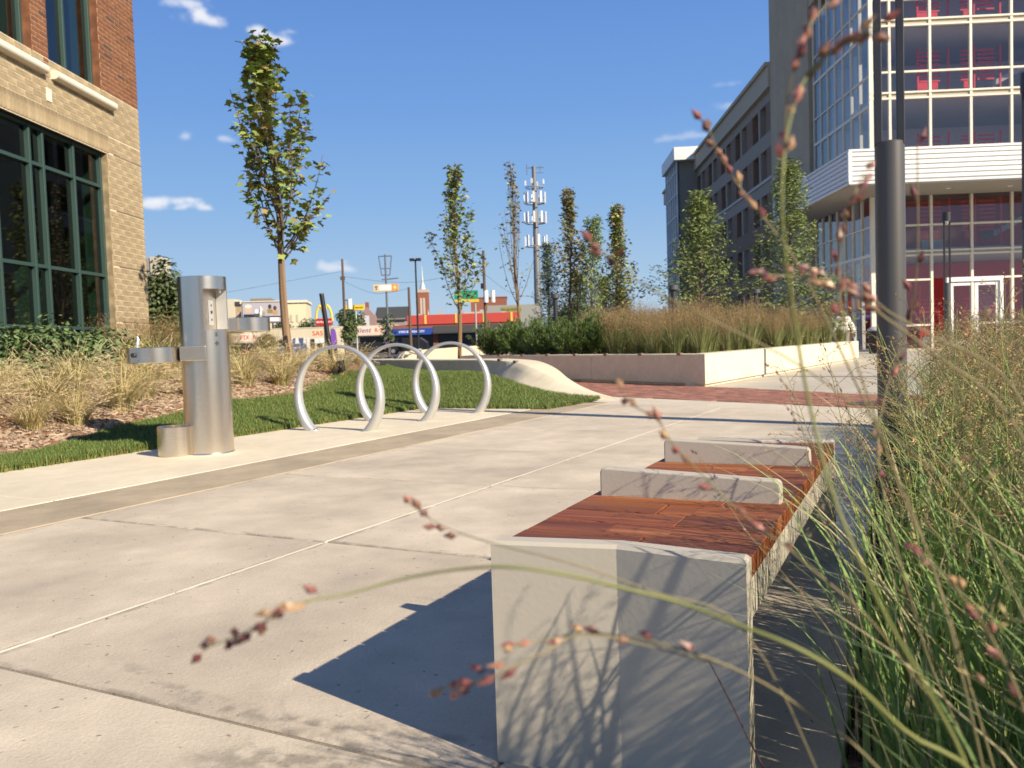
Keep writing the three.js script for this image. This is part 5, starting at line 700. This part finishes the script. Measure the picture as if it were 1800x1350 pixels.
{ // shops across the street
  let t = T('corner_shop', 'low cream shop with red letters PIX on its white fascia', 'shop', -37, -120);
  part(t, 'wall', box(-5, 3.6, 0, 2.0, -8, 0), storeCream); part(t, 'roof_edge', box(-5, 3.6, 2.0, 3.35, -8, 0.3), storeCream); board(t, 'sign', -1.2, 2.2, 2.2, 3.25, 0.32, printed(256, 80, letters('#e8dccb', [['PIX  R', 0.5, 0.5, 62, '#c9412f']]))); part(t, 'shopfront', box(-3, 3, 0.2, 1.8, 0.01, 0.03), darkGlass);
  t = T('shoe_shop', 'long cream shop with red letters SAS and a white roller door', 'shop', -28.5, -120);
  part(t, 'wall', box(-4.9, 4.7, 0, 3.72, -9, 0), storeCream); board(t, 'sign', 0.6, 2.7, 2.5, 3.5, 0.02, printed(192, 96, letters('#d9caa9', [['SAS', 0.5, 0.52, 84, '#c8402c']])));
  part(t, 'roller_door', box(-4.2, -1.6, 0.05, 2.2, 0.01, 0.06), white); for (const [a, b] of [[-1.1, -0.7], [0.6, 1.2], [1.5, 2.3], [2.7, 4.3]]) part(t, 'doorway', box(a, b, 0.05, 2.2, 0.01, 0.04), darkGlass); part(t, 'coping', box(-4.95, 4.75, 3.72, 3.85, -9, 0.05), storeCream); part(t, 'poster', box(1.2, 2.6, 1.6, 2.3, 0.05, 0.07), white);
  t = T('salon_shop', 'pink shop with purple and red lettering on its fascia', 'shop', -20.7, -125);
  part(t, 'wall', box(-4, 4.2, 0, 3.95, -9, 0), storePink); board(t, 'sign', -2.2, 2.6, 2.7, 3.75, 0.02, printed(384, 84, letters('#e3cdb9', [['ailent', 0.3, 0.5, 70, '#5b3f8c', 'italic bold'], ['R\u00b7S', 0.78, 0.5, 64, '#c5452f']]))); part(t, 'shopfront', box(-3.4, 4, 0.05, 2.3, 0.01, 0.04), darkGlass); part(t, 'window_poster', box(-2.8, -1.2, 1.5, 2.2, 0.05, 0.07), white); part(t, 'canopy', box(-3.6, 4.2, 2.32, 2.5, 0, 0.9), awn);
  t = T('red_roof_bar', 'brick shop row with a red parapet, yellow strips, blue and grey awnings', 'shop', -7.3, -115);
  part(t, 'wall', box(-8.4, 8.6, 0, 3.6, -10, 0), brickFar); part(t, 'parapet', box(-6.4, 8.6, 3.6, 4.85, -0.3, 0.15), S(0.5, 0.06, 0.045, 0.7)); for (const x of [-4.1, 0.0, 3.7, 7.4]) part(t, 'yellow_strip', box(x, x + 0.28, 3.66, 4.9, 0.155, 0.2), S(0.75, 0.5, 0.1, 0.6));
  part(t, 'shopfront', box(-8.2, 8.4, 0.1, 2.4, 0.01, 0.04), darkGlass); part(t, 'brick_pillar', box(-3.0, -2.3, 0, 2.5, 0.05, 0.4), brickFar);
  const slope = (x0, x1, y0, y1, d, m, n) => { const s = new THREE.Shape(); s.moveTo(0, y1); s.lineTo(d, y0); s.lineTo(d, y0 - 0.2); s.lineTo(0, y0 - 0.2); const g = new THREE.ExtrudeGeometry(s, { depth: x1 - x0, bevelEnabled: false }); g.rotateY(-Math.PI / 2); g.translate(x1, 0, 0.05); return part(t, n, g, m); };
  slope(-2.9, 8.6, 2.5, 3.35, 1.6, awn, 'grey_awning');
  part(t, 'blue_awning', box(-8.4, -2.95, 2.25, 3.1, 0.05, 1.4), S(0.015, 0.06, 0.33, 0.6)); board(t, 'awning_sign', -7.4, -4.0, 2.4, 2.98, 1.41, printed(384, 64, letters('#123f97', [['CHECK CASH CITY', 0.5, 0.52, 46, '#e8eef8']])));
  for (const x of [1.7, 4.1]) { const g = new THREE.TorusGeometry(0.42, 0.07, 6, 16, 2.2); g.rotateZ(0.47); g.translate(x, 1.55, 0.3); part(t, 'white_arch', g, white); }
  for (let i = 0; i < 5; i++) part(t, 'roof_vent', box(-5.5 + i * 2.9, -4.8 + i * 2.9, 4.3, 5.15 + (i % 2) * 0.3, -4, -3.4), S(0.42, 0.42, 0.41, 0.6));
  t = T('discount_store', 'grey store with black letters on a yellow fascia panel', 'shop', -1, -140);
  part(t, 'wall', box(-2.6, 6, 0, 6.9, -8, 0), S(0.3, 0.3, 0.28, 0.8)); board(t, 'sign', -0.4, 2.9, 5.7, 6.6, 0.02, printed(384, 80, letters('#8f8b52', [['DOLLAR GENERAL', 0.5, 0.52, 46, '#1a1a14']])));
  t = T('red_brick_block', 'plain red brick block behind the discount store', 'building', -4, -170); part(t, 'wall', box(-3.6, 3.5, 0, 9.7, -8, 0), brickFar); part(t, 'lower_wing', box(-6, 0, 0, 6.9, 0.1, 5), S(0.5, 0.44, 0.36, 0.85)); part(t, 'coping', box(-3.7, 3.6, 9.7, 9.9, -8, 0.1), brickFar);
  t = T('cream_block', 'pale yellow three-storey block with rows of windows', 'building', -56, -210, 8 * R); part(t, 'wall', box(-9, 6.3, 0, 12.2, -14, 0), S(0.68, 0.6, 0.4, 0.85)); part(t, 'cornice', box(-9.2, 6.6, 12.2, 12.8, -14, 0.4), S(0.7, 0.64, 0.48, 0.85)); for (let k = 0; k < 8; k++) for (const y of [4.6, 7.4]) part(t, 'window', box(-6 + k * 1.4, -5.5 + k * 1.4, y, y + 1.9, 0.01, 0.05), S(0.42, 0.4, 0.32, 0.5)); part(t, 'roof_house', box(-7, -2, 12.8, 13.5, -8, -1), S(0.2, 0.17, 0.13, 0.9));
  t = T('tan_block', 'tan building with a pale pier beside the steel fountain bowl', 'building', -70.5, -221); part(t, 'pier', box(-3, 0.2, 0, 14.2, -6, 0.6), S(0.62, 0.56, 0.43, 0.85)); part(t, 'wall', box(0.2, 3.6, 0, 12.6, -6, 0), S(0.42, 0.3, 0.2, 0.85)); part(t, 'roof', box(0.1, 3.9, 12.6, 13.5, -6, 0.4), roofDark); for (const x of [0.7, 1.7, 2.6]) part(t, 'window', box(x, x + 0.5, 7.4, 10.6, 0.01, 0.05), S(0.55, 0.52, 0.46, 0.5));
  t = T('stone_house', 'grey stone house with dark pitched roofs behind the shops', 'house', -24, -160);
  part(t, 'wall', box(-3.8, 4.6, 0, 6, -8, 0), S(0.3, 0.26, 0.24, 0.9)); const rf = (x0, x1, y0, y1, zz) => { const s = new THREE.Shape(); s.moveTo(0.4, y0); s.lineTo(-4, y1); s.lineTo(-8.4, y0); const g = new THREE.ExtrudeGeometry(s, { depth: x1 - x0, bevelEnabled: false }); g.rotateY(-Math.PI / 2); g.translate(x1, 0, zz); return g; }; part(t, 'roof', rf(-1.2, 4.8, 5.6, 8.3, 0), roofDark);
  const gb = new THREE.Shape(); gb.moveTo(-3.9, 4); gb.lineTo(-3.9, 6.4); gb.lineTo(-2.3, 8.2); gb.lineTo(-0.7, 6.4); gb.lineTo(-0.7, 4); const gg = new THREE.ExtrudeGeometry(gb, { depth: 1.2, bevelEnabled: false }); part(t, 'gable', gg, S(0.32, 0.22, 0.2, 0.9)); part(t, 'gable_window', box(-2.8, -1.9, 4.6, 6.6, 1.21, 1.25), S(0.6, 0.6, 0.62, 0.4)); part(t, 'chimney', box(-2.6, -2.0, 7.8, 9.1, 0.2, 0.9), brickFar);
  t = T('church_tower', 'square brick church tower with a slender pale spire', 'church', -19.1, -190); part(t, 'tower', box(-1.25, 1.25, 0, 12.4, -2.5, 0), S(0.3, 0.11, 0.065, 0.9)); part(t, 'belfry_opening', join([box(-0.55, -0.1, 7.6, 11.2, 0.01, 0.06), box(0.1, 0.55, 7.6, 11.2, 0.01, 0.06)]), S(0.55, 0.48, 0.4, 0.8)); part(t, 'parapet', box(-1.35, 1.35, 12.4, 13.1, -2.6, 0.1), S(0.5, 0.42, 0.36, 0.85)); part(t, 'spire', join([cyl(0, -1.25, 13.1, 14.4, 0.7, 0.4, 8), cyl(0, -1.25, 14.4, 18.6, 0.3, 0.02, 8)]), S(0.5, 0.56, 0.54, 0.6)); part(t, 'pinnacle', join([-1.15, 1.15].map((x) => cyl(x, -0.1, 6.6, 8.9, 0.2, 0.1, 6))), S(0.6, 0.54, 0.46, 0.85));
}
{ // signs and poles
  let t = T('billboard', 'large roadside billboard with portrait shapes on a grey ground', 'billboard', -40.2, -140, 10 * R);
  board(t, 'poster', -3, 2.9, 5.45, 8.6, 0.12, printed(512, 272, (c, w, h) => { c.fillStyle = '#a9a4ae'; c.fillRect(0, 0, w, h); const blob = (x, y, a, b, col) => { c.fillStyle = col; c.beginPath(); c.ellipse(x, y, a, b, 0, 0, 7); c.fill(); }; blob(80, 80, 46, 58, '#c9a98b'); blob(80, 48, 46, 26, '#d8cfc4'); c.fillStyle = '#23202a'; c.fillRect(10, 160, 150, 112); for (const [x, y, k, s] of [[190, 120, '#d9dde2', '#4a4a3c'], [265, 90, '#c6a88c', '#9a8a5c'], [370, 60, '#3a2c28', '#8a7a3c'], [440, 80, '#4a3630', '#b08c60']]) { blob(x, y, 24, 32, k); c.fillStyle = s; c.fillRect(x - 36, y + 34, 72, 60); } c.fillStyle = '#2c2630'; c.fillRect(160, 190, 352, 20); c.fillStyle = '#e6e4e8'; c.fillRect(300, 210, 190, 50); }));
  part(t, 'frame', join([box(-3.15, 3.05, 5.25, 5.45, -0.2, 0.15), box(-3.15, 3.05, 8.6, 8.72, -0.2, 0.15), box(-3.15, -3, 5.45, 8.6, -0.2, 0.15), box(2.9, 3.5, 4.9, 8.8, -0.25, 0.1), box(-3, 2.9, 5.45, 8.6, -0.2, 0.08)]), S(0.09, 0.08, 0.09, 0.7)); part(t, 'post', join([cyl(-1.6, -0.1, 0, 5.3, 0.15), cyl(1.6, -0.1, 0, 5.3, 0.15)]), darkPaint);
  t = T('arch_sign', 'tall sign with yellow double arches above a red name board', 'sign', -21.55, -100); const yel = S(0.8, 0.6, 0.03, 0.5);
  for (const s of [-1, 1]) { const c = smooth([[s * 0.94, 4.0, 0], [s * 0.86, 4.9, 0], [s * 0.62, 5.6, 0], [s * 0.45, 5.8, 0], [s * 0.28, 5.6, 0], [s * 0.1, 4.9, 0], [s * 0.02, 4.0, 0]], 30); part(t, 'arch', sweep(c, [0.13, 0.13], 8), yel); }
  part(t, 'name_board', box(-0.98, 0.98, 3.5, 4.32, -0.12, 0.12), S(0.5, 0.03, 0.025, 0.5)); board(t, 'name', -0.94, 0.94, 3.66, 4.2, 0.125, printed(384, 108, letters('#b3201c', [["McDonald's", 0.5, 0.5, 66, '#f3ece6']]))); part(t, 'post', cyl(0, -0.2, 0, 3.6, 0.12), darkPaint);
  t = T('yellow_sign', 'flat yellow shop sign on a thin pale pole', 'sign', -19.7, -110); part(t, 'panel', box(-1.2, 1.2, 5.6, 6.25, -0.12, 0.12), S(0.82, 0.56, 0.02, 0.5)); part(t, 'lettering', join([0, 1, 2, 3, 4, 5, 6].map((k) => box(-0.02 + k * 0.16, 0.1 + k * 0.16, 5.82, 5.95 + (k % 3) * 0.02, 0.121, 0.13))), black); part(t, 'pole', cyl(0.1, 0, 0, 5.6, 0.08), S(0.55, 0.54, 0.5, 0.6));
  t = T('pylon_sign', 'tall pylon with an empty tapering frame above an orange and white sign', 'sign', -14.9, -105); part(t, 'pole', cyl(0, 0, 0, 12, 0.16, 0.1, 12), S(0.12, 0.14, 0.16, 0.6)); const fr = [[-0.78, 11.8], [0.78, 11.8], [0.5, 9.5], [-0.5, 9.5]]; for (let k = 0; k < 4; k++) part(t, 'frame_bar', rod([...fr[k], 0], [...fr[(k + 1) % 4], 0], 0.06), S(0.12, 0.12, 0.14, 0.6)); part(t, 'frame_bar', rod([-0.64, 10.3, 0], [0.64, 10.3, 0], 0.05), S(0.12, 0.12, 0.14, 0.6)); part(t, 'arm', rod([-0.5, 8.95, 0], [1.5, 9.1, 0], 0.07), S(0.12, 0.12, 0.14, 0.6));
  part(t, 'sign_box', box(-1.55, 1.5, 7.5, 8.42, -0.2, 0.2), S(0.5, 0.46, 0.4, 0.6)); board(t, 'sign_face', -1.5, 1.45, 7.55, 8.38, 0.205, printed(384, 108, (c, w, h) => { c.fillStyle = '#d9c39a'; c.fillRect(0, 0, w, h); c.fillStyle = '#f2f0ea'; c.fillRect(90, 14, 190, 74); c.fillStyle = '#df9440'; c.fillRect(284, 0, 100, h); c.fillStyle = '#4a3a28'; c.fillRect(20, 26, 40, 24); c.fillRect(26, 60, 28, 24); c.fillStyle = '#f4d29a'; c.beginPath(); c.arc(334, 50, 26, 0, 7); c.fill(); }));
  t = T('cell_mast', 'tall steel mast ringed by white panel antennas', 'mast', 5.0, -150); part(t, 'mast_pole', cyl(0, 0, 0, 31, 0.75, 0.35, 14), S(0.2, 0.21, 0.22, 0.6, { metalness: 0.4 }));
  for (const [y, n, w] of [[25.6, 9, 1.7], [22.2, 9, 1.75], [18.2, 6, 1.8], [28.3, 4, 1.5]]) { const a = new THREE.Group(); a.name = 'antenna_tier'; t.add(a); part(a, 'platform', (() => { const g = new THREE.TorusGeometry(w, 0.09, 6, 18); g.rotateX(Math.PI / 2); g.translate(0, y - 0.9, 0); return g; })(), S(0.3, 0.3, 0.3, 0.6)); part(a, 'bracket', join([0, 1, 2].map((k) => rod([0, y - 0.9, 0], [Math.cos(k * 2.09) * w, y - 0.9, Math.sin(k * 2.09) * w], 0.06))), S(0.3, 0.3, 0.3, 0.6)); for (let k = 0; k < n; k++) { const q = (k / n) * 6.283 + 0.3; const b = new THREE.BoxGeometry(0.34, n > 4 ? 1.9 : 0.8, 0.18); b.rotateY(-q + Math.PI / 2); b.translate(Math.cos(q) * (w + 0.12), y, Math.sin(q) * (w + 0.12)); part(a, 'antenna', b, S(0.8, 0.8, 0.8, 0.5)); } }
  part(t, 'top_frame', join([rod([-1.3, 30.8, 0], [1.7, 30.8, 0], 0.07), rod([-1.2, 29.6, 0], [-1.2, 31.4, 0], 0.06), rod([1.1, 29.8, 0], [1.1, 31.2, 0], 0.05), rod([0, 29.9, 0], [1.7, 29.9, 0], 0.05)]), S(0.15, 0.15, 0.16, 0.6));
  t = T('road_sign', 'green highway sign with a yellow strip below it', 'sign', -4.95, -100); part(t, 'panel', box(-1.4, 1.35, 6.0, 7.0, -0.06, 0.06), S(0.0, 0.3, 0.16, 0.5)); part(t, 'exit_strip', box(-1.35, 1.45, 5.65, 5.97, -0.06, 0.06), S(0.78, 0.5, 0.03, 0.5)); part(t, 'arrow', join([box(0.85, 1.1, 6.5, 6.6, 0.061, 0.07), rod([0.9, 6.45, 0.066], [1.05, 6.3, 0.066], 0.03)]), white); part(t, 'post', join([cyl(-1, -0.15, 0, 6.9, 0.1), cyl(1, -0.15, 0, 6.9, 0.1)]), S(0.4, 0.4, 0.4, 0.6));
  const wood = S(0.13, 0.09, 0.065, 0.9);
  const up = (label, x, z, h, extra) => { const p = T('utility_pole', label, 'utility pole', x, z, 0, 'utility poles along the street'); part(p, 'pole', cyl(0, 0, 0, h, 0.17, 0.12, 10), wood); extra?.(p); return p; };
  up('brown wooden utility pole beside the yellow sign', -18.2, -95, 10.6, (p) => { part(p, 'lamp_arm', rod([0, 6, 0], [0.5, 6.1, 0.1], 0.05), wood); part(p, 'transformer', cyl(0.62, 0.1, 5.1, 6.2, 0.28), S(0.66, 0.68, 0.66, 0.5)); part(p, 'insulator', box(-0.3, 0.2, 8.3, 8.7, -0.1, 0.1), wood); });
  up('dark utility pole with two white transformers by the bar', -2.25, -80, 9.4, (p) => { part(p, 'transformer', cyl(0.1, 0.35, 4.6, 5.7, 0.22), white); part(p, 'transformer', cyl(0.75, 0.1, 4.6, 5.7, 0.2), white); part(p, 'crossarm', box(-0.2, 0.8, 4.9, 5.05, -0.06, 0.06), wood); part(p, 'meter_box', box(-0.35, -0.1, 5.9, 6.4, -0.1, 0.1), iron); });
  up('short weathered utility pole in front of the bar', -10.2, -88, 6.8);
  const P = [[[-60, 7, -110], [-18.2, 9.2, -95]], [[-18.2, 8.6, -95], [-2.25, 7.6, -80]], [[-2.25, 7.2, -80], [3.2, 4.6, -72]], [[-18.2, 8.1, -95], [-10.2, 6.6, -88]]]; P.forEach(([a, b], i) => { const m = smooth([a, [(a[0] + b[0]) / 2, (a[1] + b[1]) / 2 - 0.9, (a[2] + b[2]) / 2], b], 20), w = thing('overhead_wire', ['overhead wire running left from the brown utility pole', 'overhead wire between the brown and the dark utility pole', 'overhead wire sloping down right of the dark utility pole', 'overhead wire to the short weathered pole'][i], 'wire'); part(w, 'wire', sweep(m, [0.014, 0.014], 4), iron); });
  t = T('car_park_light', 'tall black car park light with a flat twin head', 'street light', -9.1, -85); part(t, 'pole', cyl(0, 0, 0, 9.2, 0.11, 0.08, 10), iron); part(t, 'lamp_head', join([box(-0.55, -0.1, 9.15, 9.4, -0.25, 0.25), box(0.05, 0.55, 9.15, 9.4, -0.25, 0.25), box(-0.1, 0.05, 9.2, 9.3, -0.08, 0.08)]), iron); part(t, 'footing', cyl(0, 0, 0, 0.5, 0.3), S(0.5, 0.48, 0.44, 0.9));
  [[-15.7, 'purple feather flag on the car park beside the cream shop'], [-10.95, 'slim purple feather flag by the sapling']].forEach(([x, l], i) => { const f = T('feather_flag', l, 'flag', x, -75, 0, 'purple feather flags'); const s = new THREE.Shape(); s.moveTo(0, 0.7); s.lineTo(0.1, 2.5); s.quadraticCurveTo(0.35, 2.75, 0.5, 2.3); s.quadraticCurveTo(0.62, 1.6, 0.5, 0.8); const g = new THREE.ExtrudeGeometry(s, { depth: 0.02, bevelEnabled: false }); if (i) g.scale(0.6, 1, 1); part(f, 'banner', g, S(0.2, 0.08, 0.42, 0.8)); part(f, 'pole', rod([0, 0, 0.01], [0.08, 2.6, 0.01], 0.02), iron); });
}
{ // parked vehicles
  const vehicle = (name, label, cat, x, z, turn, prof, glass, w, m, wheels) => { const t = thing(name, label, cat, [x, -0.06, z], turn); const mk = (pts, ww) => { const s = new THREE.Shape(pts.map((p) => new THREE.Vector2(...p))), g = new THREE.ExtrudeGeometry(s, { depth: ww - 0.1, bevelEnabled: true, bevelSize: 0.05, bevelThickness: 0.05, bevelSegments: 2 }); g.translate(0, 0, -ww / 2 + 0.05); return g; }; part(t, 'body', mk(prof, w), m); part(t, 'window', mk(glass, w + 0.02), darkGlass); for (const xx of wheels) for (const s of [-1, 1]) { const g = new THREE.CylinderGeometry(0.34, 0.34, 0.22, 20); g.rotateX(Math.PI / 2); g.translate(xx, 0.34, s * (w / 2 - 0.08)); const wh = part(t, 'wheel', g, black); const rim = new THREE.CylinderGeometry(0.2, 0.2, 0.23, 12); rim.rotateX(Math.PI / 2); rim.translate(xx, 0.34, s * (w / 2 - 0.07)); part(wh, 'rim', rim, S(0.5, 0.5, 0.5, 0.3, { metalness: 0.7 })); } for (const s of [-1, 1]) part(t, 'headlight', (() => { const g = new THREE.SphereGeometry(0.13, 12, 8); g.scale(0.5, 0.8, 1.2); g.translate(prof[1][0], 0.8, s * (w / 2 - 0.25)); return g; })(), S(0.8, 0.8, 0.76, 0.2)); return t; };
  const suv = [[-2.2, 0.4], [-2.25, 0.95], [-1.3, 1.1], [-0.7, 1.6], [1.4, 1.62], [2.1, 1.1], [2.2, 0.4]], suvG = [[-1.05, 1.12], [-0.62, 1.52], [1.3, 1.54], [1.85, 1.12]];
  vehicle('parked_car', 'dark sport utility car parked below the blue awning', 'car', -10.8, -90, 0, suv, suvG, 1.8, S(0.03, 0.035, 0.04, 0.25, { metalness: 0.4 }), [-1.4, 1.4]);
  vehicle('parked_van', 'white van parked in front of the cream shop', 'van', -27, -104, 0, [[-2.4, 0.4], [-2.45, 1.0], [-1.7, 1.25], [-1.1, 2.1], [2.4, 2.15], [2.45, 0.4]], [[-1.45, 1.3], [-1.0, 1.95], [-0.2, 1.95], [-0.2, 1.3]], 1.9, S(0.75, 0.75, 0.76, 0.3), [-1.5, 1.5]);
  vehicle('parked_car', 'maroon car half hidden behind a bush at the corner shop', 'car', -24.5, -82, 0.2, [[-2.1, 0.35], [-2.15, 0.75], [-1.2, 0.9], [-0.5, 1.35], [0.9, 1.36], [1.6, 0.92], [2.1, 0.85], [2.15, 0.35]], [[-0.95, 0.92], [-0.4, 1.28], [0.8, 1.28], [1.35, 0.92]], 1.75, S(0.16, 0.02, 0.03, 0.25, { metalness: 0.3 }), [-1.35, 1.35]);
}
// greenery along the street
const midPal = [[0.06, 0.1, 0.025], [0.09, 0.13, 0.035], [0.045, 0.075, 0.02], [0.12, 0.14, 0.05]];
shrub('street_tree', 'round green street tree by the pink shop', 'tree', [-13.2, -0.06, -70], 0.85, 1.05, 0.85, { seed: 80, leaves: 1600, leaf: 0.22, pal: midPal, trunk: 1.3, stem: 0.06 });
shrub('street_tree', 'thin young street tree in front of the pink shop sign', 'tree', [-9.9, -0.06, -70], 0.75, 1.15, 0.75, { seed: 81, leaves: 420, leaf: 0.22, pal: midPal, trunk: 1.2, stem: 0.05 });
shrub('street_bush', 'dark green bush in front of the corner shop', 'shrub', [-21.2, -0.06, -75], 1.1, 0.95, 1, { seed: 82, leaves: 1500, leaf: 0.24, pal: midPal, trunk: 0.6, stem: 0.05 });
shrub('street_tree', 'broad dark tree behind the brown utility pole', 'tree', [-24, -0.06, -130], 2.6, 2.6, 2.4, { seed: 83, leaves: 2600, leaf: 0.5, pal: midPal.slice(0, 3), trunk: 1.6, stem: 0.14 });
shrub('street_tree', 'dark tree below the arch sign', 'tree', [-34, -0.06, -150], 3.2, 2.2, 2.4, { seed: 84, leaves: 2200, leaf: 0.5, pal: midPal.slice(0, 3), trunk: 1.6, stem: 0.14 });
shrub('street_tree', 'dark conical tree in front of the pale yellow block', 'tree', [-39, -0.06, -148], 1.7, 2.7, 1.7, { seed: 85, leaves: 1800, leaf: 0.5, pal: midPal.slice(0, 3), trunk: 0.8, stem: 0.12 });
for (const [x, z, w, l] of [[-58, -175, 5, 'dark tree far behind the corner shop'], [13, -170, 6, 'dark tree far behind the slim planter trees'], [8, -120, 3, 'dark tree at the foot of the steel mast']]) shrub('street_tree', l, 'tree', [x, -0.06, z], w, w * 0.6, w * 0.7, { seed: 90 + w, leaves: 2200, leaf: 0.6, pal: midPal.slice(0, 3), trunk: 1.6, stem: 0.16, lobes: 20 });
// straw grass and low walls at the edge of the car park
{ const t = thing('kerb_wall', 'low pale kerb wall at the back edge of the planted beds', 'wall', [-5.2, 0, -27], 0.1); part(t, 'wall_panel', rbox(-2.6, 1.5, -0.1, 0.42, -0.2, 0.2, 0.02), cast); }
// trees behind us that the glass front mirrors
[[9, 24, 4.2, 'large leafy tree standing behind the viewpoint, right of the other'], [2, 28, 4.6, 'large leafy tree standing behind the viewpoint, left of the other']].forEach(([x, z, w, l], i) => shrub('shade_tree', l, 'tree', [x, -0.06, z], w, w * 0.8, w, { seed: 95 + i, leaves: 2600, leaf: 0.55, pal: midPal, trunk: 1.8, stem: 0.2, lobes: 24 }));

scene.traverse((o) => { if (o.isMesh) { o.castShadow = true; o.receiveShadow = true; } });
renderer.render(scene, camera);
